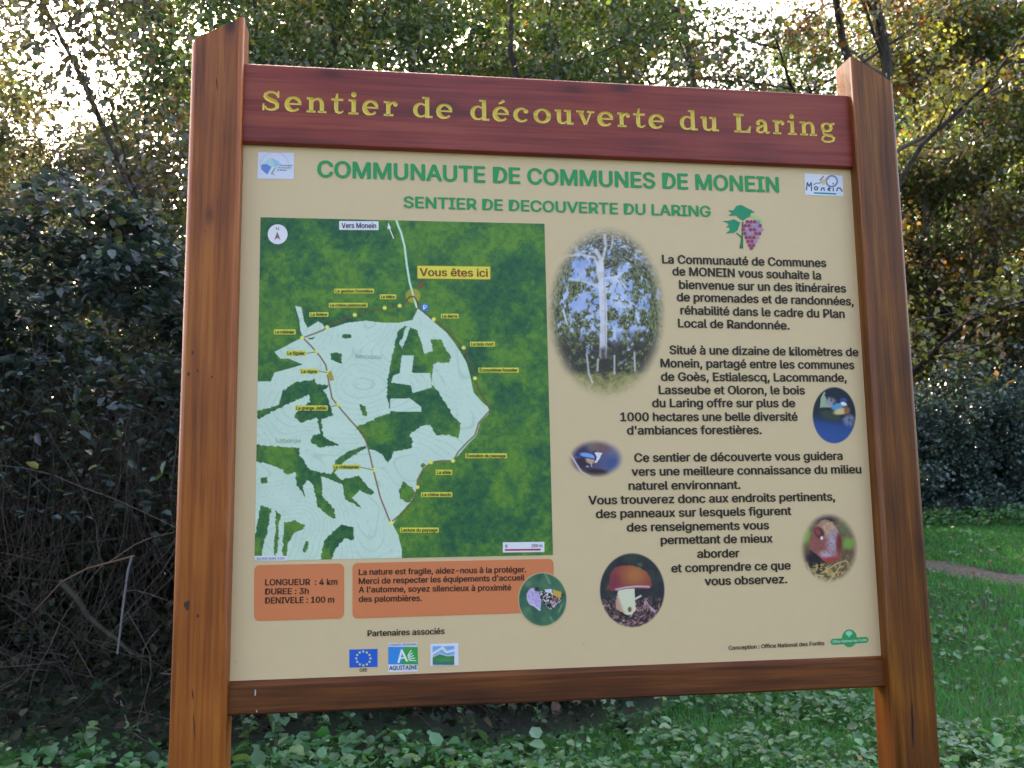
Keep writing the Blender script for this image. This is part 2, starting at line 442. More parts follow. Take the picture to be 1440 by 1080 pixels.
V, F = cdt(flatp, grid, [(0, zb + c), (W, zb + c), (W, zt - c), (0, zt - c)])
cen = V[F].mean(1); keep = ~union_mask(flatp, cen)
F = F[keep]
def orient(V2, F):      # make the triangles face -Y
    a, b, d = V2[F[:, 0]], V2[F[:, 1]], V2[F[:, 2]]
    s = (b[:, 0] - a[:, 0]) * (d[:, 1] - a[:, 1]) - (b[:, 1] - a[:, 1]) * (d[:, 0] - a[:, 0])
    F = F.copy(); F[s < 0] = F[s < 0][:, ::-1]
    return F
F = orient(V, F)
V3 = [(v[0], 0.0, v[1]) for v in V]; FF = [tuple(f) for f in F]
k = len(V3); yb = 0.04
prof = [(c - c * math.cos(a), zb + c - c * math.sin(a)) for a in (0, .4, .8, 1.2, 1.5708)] + [(yb, zb), (yb, zt)] + [(c - c * math.sin(a), zt - c + c * math.cos(a)) for a in (0, .4, .8, 1.2, 1.5708)]
NP = len(prof)
for x in (0.0, W):
    V3 += [(x, y, z) for y, z in prof]
for i in range(NP - 1): FF.append((k + i, k + i + 1, k + NP + i + 1, k + NP + i))
FF += [tuple(k + i for i in range(NP)), tuple(k + 2 * NP - 1 - i for i in range(NP))]
me = bpy.data.meshes.new('title_board'); me.from_pydata([(v[0] - W / 2, v[1], v[2]) for v in V3], [], FF); me.update()
me.materials.append(M_TITLE); title.data = me
for ch, pl in letters:
    P = np.array([q for p in pl for q in p]); x0, z0_ = P.min(0); x1, z1_ = P.max(0); st = XH * 0.085
    ex = [(x, z) for x in np.arange(x0 + st / 2, x1, st) for z in np.arange(z0_ + st / 2, z1_, st)]
    V, F = cdt(pl, ex); m = union_mask(pl, V[F].mean(1)); F = orient(V, F[m])
    E = {}
    for f in F:
        for i in range(3):
            e_ = tuple(sorted((f[i], f[(i + 1) % 3]))); E[e_] = E.get(e_, 0) + 1
    B = np.array([e_ for e_, n_ in E.items() if n_ == 1])
    A_, B_ = V[B[:, 0]], V[B[:, 1]]; ab = B_ - A_; l2 = (ab ** 2).sum(1) + 1e-12
    d = np.full(len(V), 1e9)
    for i in range(len(B)):
        t = np.clip(((V - A_[i]) @ ab[i]) / l2[i], 0, 1); q = A_[i] + ab[i] * t[:, None]
        d = np.minimum(d, np.hypot(*(V - q).T))
    y = np.minimum(d * 1.1, 0.0058); y = 0.0058 * (1 - (1 - y / 0.0058) ** 1.4)
    used = np.unique(F); re = -np.ones(len(V), int); re[used] = np.arange(len(used))
    mesh_obj('carved_letter', [(V[i, 0], y[i], V[i, 1]) for i in used], re[F], M_GOLD, title, smooth=True)

# ---- bottom rail
def beam(name, x0, x1, y0, y1, z0, z1, cb, mat, parent):
    ct, cbm = cb      # top slope shaped to mirror the panel as a lighter strip
    prof = [(y0, z0 + cbm), (y0 + cbm, z0), (y1, z0), (y1, z1), (y0 + ct * 1.5, z1), (y0, z1 - ct)]
    V = [(x, y, z) for x in (x0, x1) for y, z in prof]
    F = [(i, (i + 1) % 6, 6 + (i + 1) % 6, 6 + i) for i in range(6)] + [tuple(range(5, -1, -1)), tuple(range(6, 12))]
    return mesh_obj(name, V, F, mat, parent)
rail = beam('bottom_rail', 0, W, 0.0, 0.045, Z0 - 0.0531 * S, Z0 + 0.003, (0.009, 0.004), M_RAIL, sign)
tag(rail, 'dark brown lower rail under the panel')
for px, py, h in [(359, 974, 0.011), (361, 1000, 0.004)]:
    p = U1(px, py, 0); h2 = h / 2
    mesh_obj('staple', [(p[0] - .0012, 0, p[2] - h2), (p[0] + .0012, 0, p[2] - h2), (p[0] + .0012, 0, p[2] + h2), (p[0] - .0012, 0, p[2] + h2),
                        (p[0] - .0008, -.0012, p[2] - h2), (p[0] + .0008, -.0012, p[2] - h2), (p[0] + .0008, -.0012, p[2] + h2), (p[0] - .0008, -.0012, p[2] + h2)],
             [(4, 5, 6, 7), (0, 1, 5, 4), (1, 2, 6, 5), (2, 3, 7, 6), (3, 0, 4, 7)], flat('staple_metal', (.5, .5, .5), .4), rail)

# ---- printed panel
zp0, zp1 = Z0 - 0.002, zb + 0.003
V = [(x, y, z) for y in (YP, YP + 0.008) for x, z in ((0, zp0), (W, zp0), (W, zp1), (0, zp1))]
panel = mesh_obj('printed_panel', V, [(0, 1, 2, 3), (7, 6, 5, 4), (0, 4, 5, 1), (3, 2, 6, 7), (0, 3, 7, 4), (1, 5, 6, 2)], M_PANEL, sign)
tag(panel, 'sand-coloured printed panel with trail map, French text and small pictures')

def print_poly(name, pts, col, lift=0.0006, parent=None):
    P = unp(np.array([p[0] for p in pts]), np.array([p[1] for p in pts]), YP)
    V2 = [Vector((p[0], p[2])) for p in P]; n = len(V2)
    r = geometry.delaunay_2d_cdt(V2, [(i, (i + 1) % n) for i in range(n)], [], 1, 1e-7)
    Vv = np.array([tuple(v) for v in r[0]]); F = orient(Vv, np.array([tuple(f) for f in r[2]]))
    return mesh_obj(name, [(v[0], YP - lift, v[1]) for v in Vv], F, ink(col), parent or panel)
def rrect(x0, y0, x1, y1, r, slope=0.0, n=5):
    """rounded rectangle in picture units; slope: dy/dx of its long sides"""
    o = []
    for cx, cy, a0 in ((x1 - r, y0 + r, -90), (x1 - r, y1 - r, 0), (x0 + r, y1 - r, 90), (x0 + r, y0 + r, 180)):
        for i in range(n + 1):
            a = math.radians(a0 + 90 * i / n); x = cx + r * math.cos(a); y = cy + r * math.sin(a)
            o.append((x, y + slope * (x - x0)))
    return o
def warp_rrect(TL, TR, BR, BL, r, n=5):
    TL, TR, BR, BL = map(np.array, (TL, TR, BR, BL)); w = np.linalg.norm(TR - TL); h = np.linalg.norm(BL - TL); o = []
    for x, y in rrect(0, 0, w, h, r, 0, n):
        u, v = x / w, y / h; p = (TL * (1 - u) + TR * u) * (1 - v) + (BL * (1 - u) + BR * u) * v; o.append(tuple(p))
    return o

# text
_text_jobs = []
def text(body, x0, y0, x1, y1, cap, col=(38, 34, 28), bold=0.022, lift=0.0012, name='text_line'):
    _text_jobs.append((body, x0, y0, x1, y1, cap, col, bold, lift, name))
def board_font():
    """the sans-serif face that ships inside Blender; the built-in one if it is not there"""
    import os
    p = os.path.join(bpy.utils.resource_path('LOCAL'), 'datafiles', 'fonts', 'Inter.woff2')
    try: return bpy.data.fonts.load(p)
    except Exception: return None
def clean_union(co, tri):
    """letters whose outlines overlap become one clean layer of triangles"""
    P2 = co[:, :2]; key = np.round(P2 * 1e5).astype(np.int64); _, idx, inv = np.unique(key, axis=0, return_index=True, return_inverse=True)
    inv = inv.ravel(); U = P2[idx]; T = inv[tri]; T = T[(T[:, 0] != T[:, 1]) & (T[:, 1] != T[:, 2]) & (T[:, 0] != T[:, 2])]
    E = np.unique(np.sort(np.vstack([T[:, [0, 1]], T[:, [1, 2]], T[:, [2, 0]]]), axis=1), axis=0)
    r = geometry.delaunay_2d_cdt([Vector(p) for p in U], [tuple(int(i) for i in e) for e in E], [], 0, 1e-6)
    V = np.array([tuple(v) for v in r[0]]); F = np.array([tuple(f) for f in r[2] if len(f) == 3]); C = V[F].mean(1); keep = np.zeros(len(F), bool)
    A, B, D = U[T[:, 0]], U[T[:, 1]], U[T[:, 2]]; lo = np.minimum(np.minimum(A[:, 0], B[:, 0]), D[:, 0]); hi = np.maximum(np.maximum(A[:, 0], B[:, 0]), D[:, 0])
    for x in np.arange(C[:, 0].min(), C[:, 0].max() + .4, .4):
        k = np.where((C[:, 0] >= x) & (C[:, 0] < x + .4))[0]; t = np.where((hi >= x) & (lo < x + .4))[0]
        if not len(k) or not len(t): continue
        c = C[k][:, None]; s_ = [(q[t][None, :, 0] - p[t][None, :, 0]) * (c[..., 1] - p[t][None, :, 1]) - (q[t][None, :, 1] - p[t][None, :, 1]) * (c[..., 0] - p[t][None, :, 0]) for p, q in ((A, B), (B, D), (D, A))]
        keep[k] = (((s_[0] >= 0) & (s_[1] >= 0) & (s_[2] >= 0)) | ((s_[0] <= 0) & (s_[1] <= 0) & (s_[2] <= 0))).any(1)
    return np.hstack([V, np.zeros((len(V), 1))]), F[keep]
def flush_text():
    objs = []; fnt = board_font()
    def mk(body, bold):
        cu = bpy.data.curves.new('t', 'FONT'); cu.body = body; cu.size = 1; cu.resolution_u = 3; cu.fill_mode = 'FRONT'
        if fnt: cu.font = fnt
        o = bpy.data.objects.new('t', cu); COL.objects.link(o); return o
    hh = mk('H', 0.0); objs = [mk(j[0], j[7]) for j in _text_jobs]
    dg = bpy.context.evaluated_depsgraph_get(); dg.update()
    meh = bpy.data.meshes.new_from_object(hh.evaluated_get(dg)); H = max(v.co.y for v in meh.vertices); bpy.data.objects.remove(hh)
    for j, o in zip(_text_jobs, objs):
        body, x0, y0, x1, y1, cap, col, bold, lift, name = j
        me = bpy.data.meshes.new_from_object(o.evaluated_get(dg)); bpy.data.objects.remove(o)
        co = np.array([v.co[:] for v in me.vertices])
        a = U1(x0, y0, YP); b = U1(x1, y1, YP); e1 = b - a; w = np.linalg.norm(e1); e1 /= w
        e2 = np.array([-e1[2], 0, e1[0]])
        ch = (U1((x0 + x1) / 2, (y0 + y1) / 2 - cap, YP) - U1((x0 + x1) / 2, (y0 + y1) / 2, YP))[2]
        # bold weight: the letters printed a few times, each a hair to the side and a hair prouder
        shifts = [(0, 0)] if bold < .005 else [(-bold, 0), (bold, 0), (0, bold * .55), (0, -bold * .55), (-bold * .45, bold * .4), (bold * .45, -bold * .4)]
        tri = []
        me.calc_loop_triangles(); tri = np.array([t_.vertices[:] for t_ in me.loop_triangles]); co, tri = clean_union(co, tri); nv = len(co)
        co = np.vstack([co + np.array([dx, dy, 0]) for dx, dy in shifts]); lay = np.repeat(np.arange(len(shifts)), nv) * 2.5e-5
        tri = np.vstack([tri + nv * i_ for i_ in range(len(shifts))])
        me = fast_mesh(name, co, tri); ln_y = lift + lay
        mn, mx = co[:, 0].min(), co[:, 0].max()
        P = a[None] + e1[None] * ((co[:, 0] - mn) / (mx - mn) * w)[:, None] + e2[None] * (co[:, 1] / H * ch)[:, None]
        P[:, 1] = YP - ln_y
        off = root_offset(panel)
        me.vertices.foreach_set('co', (P - np.array(off)).astype(np.float32).ravel()); me.materials.append(ink(col)); me.update()
        me.name = name
        t = bpy.data.objects.new(name, me); COL.objects.link(t); t.parent = panel
    _text_jobs.clear()

GREEN = (28, 148, 84)
text("COMMUNAUTE DE COMMUNES DE MONEIN", 446, 248.6, 1095.8, 270.4, 21.6, GREEN, .026)
text("SENTIER DE DECOUVERTE DU LARING", 567.5, 291.8, 999.6, 304.8, 15.0, GREEN, .024)
TL_ = [("La Communauté de Communes", 930.9, 370.3, 1162.1, 375.6), ("de MONEIN vous souhaite la", 945.4, 387.2, 1154.6, 393.1),
 ("bienvenue sur un des itinéraires", 954.8, 406, 1189.8, 411.4), ("de promenades et de randonnées,", 951.6, 423.4, 1200.5, 429.4),
 ("réhabilité dans le cadre du Plan", 956.7, 442, 1187.9, 447.1), ("Local de Randonnée.", 953.2, 460.2, 1110.3, 463.5),
 ("Situé à une dizaine de kilomètres de", 941.4, 497.8, 1207.2, 500.8), ("Monein, partagé entre les communes", 928.7, 516.4, 1201.3, 519),
 ("de Goès, Estialescq, Lacommande,", 929.3, 535.4, 1190.8, 536.8), ("Lasseube et Oloron, le bois", 926.1, 554, 1132, 554.5),
 ("du Laring offre sur plus de", 916.9, 572.5, 1118.3, 572.5), ("1000 hectares une belle diversité", 872.1, 592.1, 1121.8, 591.5),
 ("d'ambiances forestières.", 881.5, 610.9, 1071.3, 610.1), ("Ce sentier de découverte vous guidera", 891.8, 649.5, 1185, 646.6),
 ("vers une meilleure connaissance du milieu", 888, 669, 1211.3, 665.5), ("naturel environnant.", 883.8, 688.8, 1041.3, 687.2),
 ("Vous trouverez donc aux endroits pertinents,", 827.3, 709.3, 1174.5, 703.8), ("des panneaux sur lesquels figurent", 837.8, 728.4, 1112.9, 723.9),
 ("des renseignements vous", 881.3, 747.3, 1081.6, 744.1), ("permettant de mieux", 928.9, 765.2, 1086.7, 762.6),
 ("aborder", 980.3, 784.3, 1040, 783.4), ("et comprendre ce que", 943.9, 804.8, 1111.9, 800.6), ("vous observez.", 990.8, 823, 1107.1, 819.8)]
for s_ in TL_: text(*s_, 11.6, (44, 38, 30), .028)
text("Conception : Office National des Forêts", 1024.4, 913.9, 1159.2, 907, 5.6, (44, 38, 30), .02)
OT = (66, 36, 24)
text("LONGUEUR  : 4 km", 372.7, 823, 474.7, 822, 8.3, OT, .026); text("DUREE : 3h", 372.7, 835.9, 434.3, 835, 8.3, OT, .026)
text("DENIVELE : 100 m", 372.7, 848.5, 470, 847, 8.3, OT, .026)
text("La nature est fragile, aidez-nous à la protéger.", 504.3, 808.5, 740, 804.5, 8.1, OT, .026)
text("Merci de respecter les équipements d'accueil", 504.3, 821.2, 737.7, 816, 8.1, OT, .026)
text("A l'automne, soyez silencieux à proximité", 504.3, 833.2, 719, 830, 8.1, OT, .026)
text("des palombières.", 504.3, 846.3, 593.3, 844.9, 8.1, OT, .026)
text("Partenaires associés", 516.7, 894.7, 625.3, 891.3, 8.3, (44, 38, 30), .024)
print_poly('orange_box', warp_rrect((357.5, 794.6), (484, 792.3), (484, 869.8), (357.3, 873.6), 8), (216, 124, 78))
print_poly('orange_box', warp_rrect((495.7, 791.8), (778.3, 785.8), (778.8, 860.8), (495.7, 870), 7), (216, 124, 78))

# ---- colour-printed pictures: small meshes whose vertices carry the printed colours
def picture(name, corners, nx, ny, fn, lift=0.0006, ell=False):
    """corners TL,TR,BR,BL in picture units; fn(px,py)->(N,3) sRGB; ell: cut to an ellipse"""
    TL, TR, BR, BL = [np.array(c_, float) for c_ in corners]
    if ell:
        th = np.linspace(0, 2 * math.pi, nx, endpoint=False); r = np.linspace(0, 1, ny)[1:]
        C = (TL + TR + BR + BL) / 4; ax = (TR + BR) / 2 - C; ay = (BL + BR) / 2 - C
        R_, T_ = np.meshgrid(r, th, indexing='ij')
        P = C + (R_ * np.cos(T_))[..., None] * ax + (R_ * np.sin(T_))[..., None] * ay
        P = np.vstack([C[None], P.reshape(-1, 2)]); m = len(r)
        i = np.arange(nx); F3 = np.stack([np.zeros(nx, int), 1 + i, 1 + (i + 1) % nx], 1)
        a = np.arange(m - 1)[:, None] * nx + i[None] + 1; b = np.arange(m - 1)[:, None] * nx + (i[None] + 1) % nx + 1
        F4 = np.stack([a, a + nx, b + nx, b], -1).reshape(-1, 4)
        F = np.vstack([F4[:, [0, 1, 2]], F4[:, [0, 2, 3]], F3])
    else:
        u, v = np.meshgrid(np.linspace(0, 1, nx), np.linspace(0, 1, ny)); u = u[..., None]; v = v[..., None]
        P = ((TL * (1 - u) + TR * u) * (1 - v) + (BL * (1 - u) + BR * u) * v).reshape(-1, 2)
        i, j = np.meshgrid(np.arange(nx - 1), np.arange(ny - 1)); a = (j * nx + i).ravel()
        F = np.stack([a, a + nx, a + nx + 1, a + 1], 1)
    W3 = unp(P[:, 0], P[:, 1], YP); W3[:, 1] = YP - lift
    colr = pcol(np.clip(fn(P[:, 0], P[:, 1]), 0, 255))
    me = fast_mesh(name, W3 - np.array(root_offset(panel)), F, colr)
    # face the viewer
    if me.polygons[len(me.polygons) // 2].normal.y > 0: me.flip_normals()
    return link_mesh(name, me, M_PRINT, panel)

def blend(base, col, m):
    m = np.clip(m, 0, 1)[:, None]; return base * (1 - m) + np.asarray(col, float) * m
def soft(x, w): return np.clip(x / w + 0.5, 0, 1)
def in_poly(px, py, poly): return inside(poly, np.stack([px, py], 1)).astype(float)
def in_ell(px, py, cx, cy, rx, ry, rot=0, w=0.15):
    a = math.radians(rot); dx, dy = px - cx, py - cy
    u = dx * math.cos(a) + dy * math.sin(a); v = -dx * math.sin(a) + dy * math.cos(a)
    return soft(1 - np.hypot(u / rx, v / ry), w)
def near_line(px, py, pts, w, s=1.0):
    d = np.full(len(px), 1e9)
    for (x0, y0), (x1, y1) in zip(pts[:-1], pts[1:]):
        l2 = (x1 - x0) ** 2 + (y1 - y0) ** 2 + 1e-9; t = np.clip(((px - x0) * (x1 - x0) + (py - y0) * (y1 - y0)) / l2, 0, 1)
        d = np.minimum(d, np.hypot(px - x0 - t * (x1 - x0), py - y0 - t * (y1 - y0)))
    return soft(w - d, s)

LIGHT = [(415,430),(424,432),(427.5,452),(433,461),(447.5,452),(454,456),(457.5,462.5),(470,460),(487.5,454),(515,451),(540,454),(560,454),(580,450),
 (582.5,445),(587.5,434),(597,441),(612.5,455),(627.5,467.5),(637.5,480),(647.5,495),(656,510),(661,527.5),(666,552),(677.5,565),(689,575),(687.5,581),
 (675,594),(670,612),(657.5,625),(645,640),(635,649),(612.5,649),(597.5,657.5),(589,670),(586,685),(582.5,700),(560,725),(552.5,737.5),(560,752.5),
 (565,772.5),(566,795),(350,795),(350,536),(381,536),(386,524),(415,516),(426,512.5),(405,504),(394,504),(386,495),(422.5,476),(426,474),(422.5,465),(421,450)]
DARK = [
 [(569,458),(560,465),(555,485),(551,502),(545,532),(544,560),(546,565),(549,580),(525,590),(501,601),(515,622),(520,632),(530,634),(540,642),(545,650),(551,645),(552,635),(579,630),(581,620),(576,612),(590,600),(605,597),(610,605),(612,612),(627,611),(645,616),(649,595),(637,585),(627,567),(617,552),(607,540),(610,512),(614,510),(631,511),(635,502),(627,492),(620,477),(605,477),(609,494),(597,497),(592,480),(586,464),(577,460),(570,480),(565,490),(562,482),(569,465),(573,458)],
 [(481,471),(486,469),(494,471),(494,475),(486,477),(482,475)], [(464,497),(472,496),(480,497),(481,510),(477,511),(466,505)],
 [(397,550),(417,537),(442,534),(445,540),(462,542),(455,550),(460,557),(469,584),(452,590),(454,612),(464,620),(477,626),(450,629),(436,622),(440,612),(450,610),(446,587),(422,595),(414,587),(415,581),(432,567),(436,565),(434,555),(390,575),(362,591),(362,577),(392,570)],
 [(350,624),(372,626),(421,630),(422,640),(435,660),(455,665),(467,667),(472,647),(490,634),(514,626),(515,630),(487,647),(470,665),(480,675),(505,669),(515,682),(526,692),(522,697),(505,690),(495,700),(509,715),(485,702),(482,682),(460,672),(452,670),(454,700),(470,715),(472,730),(462,725),(446,712),(441,682),(432,675),(426,685),(430,700),(417,682),(416,665),(402,667),(397,660),(370,650),(350,649)],
 [(366,672),(376,671),(376,679),(367,680)], [(350,755),(357,760),(365,720),(366,710),(382,716),(380,722),(376,750),(372,760),(366,790),(350,790)],
 [(388,718),(395,724),(392,740),(391,770),(387,785),(385,770),(388,745)], [(400,735),(415,732),(429,738),(425,745),(413,750),(405,765),(402,785),(397,780),(398,755)],
 [(429,762),(434,760),(434,770),(429,778),(426,774)], [(450,795),(455,762),(468,748),(480,738),(497,742),(498,760),(485,757),(470,775),(463,795)],
 [(561,690),(567,676),(579,686),(584,692),(578,706),(571,706),(562,700)], [(591,655),(596,650),(599,655),(594,659)], [(505,568),(514,571),(517,585),(510,585)], [(430,476),(443,474),(440,478)]]
HOLES = [[(565,500),(582,500),(579,524),(605,525),(607,545),(580,553),(578,542),(550,538),(553,528),(562,525)], [(549,561),(576,560),(592,572),(592,579),(560,579),(549,578)]]
TRAIL = [(578,418),(572,422),(567,430),(541,434),(520,437),(499,443),(480,450),(468,455),(460,460),(455,464),(440,470),(426,475),(437,486),(450,501),(458,513),(462,535),(467,560),(473,568),(490,588),(512,612),(519,635),(525,661),(535,700),(549,735),(565,722),(578,708),(586,690),(587,675),(595,660),(607,650),(620,648),(637,648),(645,635),(657,622),(668,612),(673,595),(689,577),(684,565),(672,545),(668,533),(664,515),(656,498),(651,489),(640,478),(627,462),(610,449),(597,440),(588,432),(583,420)]
ROAD = [(556,305),(560,318),(564,327),(569,347),(572,372),(576,397),(581,415),(586,432)]
def map_fn(px, py):
    n = fbm(px, py, 0.022, 1, 5, 0.62); n2 = fbm(px, py, 0.16, 7, 3)
    t = np.clip((n - 0.36) / 0.26, 0, 1) * 0.62 + (n2 - .5) * 0.75 + (fbm(px, py, 0.42, 57, 2, .8) - .5) * .5 + .2
    c = blend(np.tile(np.array([22., 84, 58]), (len(px), 1)), (98, 142, 48), t)
    jag = 1.6
    jx = px + (fbm(px, py, 0.35, 21, 2) - 0.5) * 2 * jag; jy = py + (fbm(px, py, 0.35, 33, 2) - 0.5) * 2 * jag
    L = in_poly(px, py, LIGHT)
    for p in DARK: L *= 1 - in_poly(jx, jy, p)
    for p in HOLES: L = np.maximum(L, in_poly(px, py, p))
    lc = blend(np.tile(np.array([208., 226, 208]), (len(px), 1)), (196, 218, 200), fbm(px, py, 0.05, 13, 3))
    h = fbm(px, py, 0.011, 40, 2, .35) * 20
    lines = np.abs(h - np.round(h)); lc = blend(lc, (150, 176, 158), np.clip(1 - lines / 0.11, 0, 1) * 0.33 * soft(fbm(px, py, .03, 91, 2) - .42, .1))
    dots = (fbm(px, py, 0.4, 50, 2) > 0.72); lc = blend(lc, (170, 190, 172), dots * 0.25)
    c = blend(c, lc, L)
    c = blend(c, (120, 78, 50), near_line(px, py, TRAIL, 1.0, 1.0) * 0.85)
    c = blend(c, (205, 236, 215), near_line(px, py, ROAD, 1.4, 1.0))
    c = blend(c, (190, 172, 62), in_ell(px, py, 581, 416, 10.5, 10, 0, .2) * 0.75)
    c = blend(c, (205, 236, 215), near_line(px, py, ROAD[-3:], 1.0, 0.8) * .8)
    c = blend(c, (110, 66, 46), near_line(px, py, [(571, 424), (575, 418), (582, 417), (587, 424), (588, 432)], 0.9))
    for (x, y) in [(425,475),(460,460),(499,443),(541,433),(562,430),(610,449),(652,489),(668,532),(444,495),(460,524),(474,570),(525,661),(550,735),(587,685),(606,650),(637,648)]:
        c = blend(c, (236, 232, 96), in_ell(px, py, x, y, 2.9, 2.7, 0, .3))
    c = blend(c, (176, 152, 60), in_poly(px, py, [(461, 524), (466, 521), (470, 534), (464, 536)]))
    for a, b in [((431, 497), (444, 495)), ((448, 522), (460, 524)), ((461, 573), (474, 570)), ((507, 657), (525, 661))]: c = blend(c, (90, 70, 60), near_line(px, py, [a, b], .45, .8))
    return c
picture('trail_map', [(366.5, 305.6), (765.6, 314.8), (777.6, 780.4), (358, 788.6)], 470, 540, map_fn)
YL, KT = (214, 210, 76), (52, 48, 30)
def map_label(body, x0, y0, x1, y1, tc=KT, bc=YL, cap=None, pad=1.8, slope=0.0, bold=.03):
    print_poly('map_label', rrect(x0, y0, x1, y1, 1.0, slope, 2), bc, 0.0010)
    h = (y1 - y0); cap = cap or h * 0.62
    yb_ = y0 + h * 0.5 + cap * 0.5
    text(body, x0 + pad, yb_, x1 - pad, yb_ + slope * (x1 - x0), cap, tc, bold, 0.0014, 'map_label_text')
for L_ in [("La gestion forestière", 470, 406, 526, 412.8), ("Le hêtre", 534, 414, 557, 421), ("Le chêne pédonculé", 462.5, 426, 517, 432.6), ("La lisière", 435, 439, 462, 445.5),
           ("Le robinier", 385, 463.3, 416, 470.5), ("Le figuier", 402.5, 493, 430.5, 500.5), ("La vigne", 422, 518.7, 448, 525.8), ("La grange Jubile", 415, 570.2, 461, 577.5),
           ("Le châtaignier", 467.5, 653.3, 507, 660), ("Le lierre", 620, 441.3, 645, 448), ("Le bois mort", 661, 480.5, 696, 487.5), ("Écosystème forestier", 672.5, 517, 729.5, 524),
           ("Évolution du paysage", 654.5, 637.5, 713, 644.5), ("La stèle", 612.5, 660.5, 636, 668), ("Le chêne tauzin", 592, 692, 636, 699), ("Lecture du paysage", 562.5, 741.8, 617, 749)]:
    map_label(*L_)
print_poly('map_label', rrect(586.3, 373.2, 690.2, 392.6, 1.5, .012, 3), (172, 110, 52), 0.0009)
map_label("Vous êtes ici", 587.2, 374, 689.2, 391.6, (150, 66, 40), (222, 214, 74), 10.6, 3.0, .012, .024)
map_label("Vers Monein", 477, 311, 532.5, 323.4, (40, 36, 60), (226, 222, 240), 7.2, 3.4, .006, .022)
print_poly('map_arrow', [(546, 313), (550, 321.5), (548.4, 321.2), (554.2, 335.5), (553, 336), (547.2, 321.8), (544.8, 322.3)], (232, 238, 238), .001)
print_poly('compass_disc', [(390.5 + 14 * math.cos(a), 329.6 + 14 * math.sin(a)) for a in np.linspace(0, 6.283, 28, endpoint=False)], (230, 226, 240), .001)
print_poly('compass_needle', [(390, 326), (394.5, 337.5), (390.3, 334.6), (386, 337.5)], (150, 96, 92), .0014)
text("N", 388.2, 324, 392.4, 324, 4.5, (90, 86, 96), .0, .0014, 'map_label_text')
print_poly('parking_symbol', rrect(592.6, 427.4, 602.6, 437.4, 1, 0, 2), (44, 130, 196), .001)
text("P", 595.2, 435.4, 600.3, 435.4, 6.2, (230, 236, 240), .02, .0014, 'map_label_text')
print_poly('map_arrow', [(596, 395), (592.5, 406), (590.6, 403.8), (586.6, 406.4), (589.3, 402)], (176, 52, 60), .001)
print_poly('scale_box', rrect(707, 762.6, 765.5, 777, .5, -.012, 1), (228, 224, 240), .001)
print_poly('scale_bar', [(710, 772.2), (760, 771.6), (760, 774), (710, 774.6)], (168, 50, 74), .0014)
text("0", 710.5, 770, 713.5, 770, 4, (60, 56, 66), .03, .0014, 'map_label_text'); text("250 m", 747.5, 769.3, 762.5, 769.1, 4, (60, 56, 66), .02, .0014, 'map_label_text')
print_poly('credit_strip', rrect(358.2, 781.6, 403.7, 788.3, .6, 0, 1), (224, 222, 236), .001)
text("SCAN IGN 100", 361, 787, 400, 786.7, 3.2, (90, 96, 130), .01, .0014, 'map_label_text')
text("Bercopou", 500, 503.8, 536, 504.8, 6, (150, 172, 156), .0, .0014, 'map_label_text'); text("Laborde", 388, 622, 423, 622.8, 6, (150, 172, 156), .0, .0014, 'map_label_text')

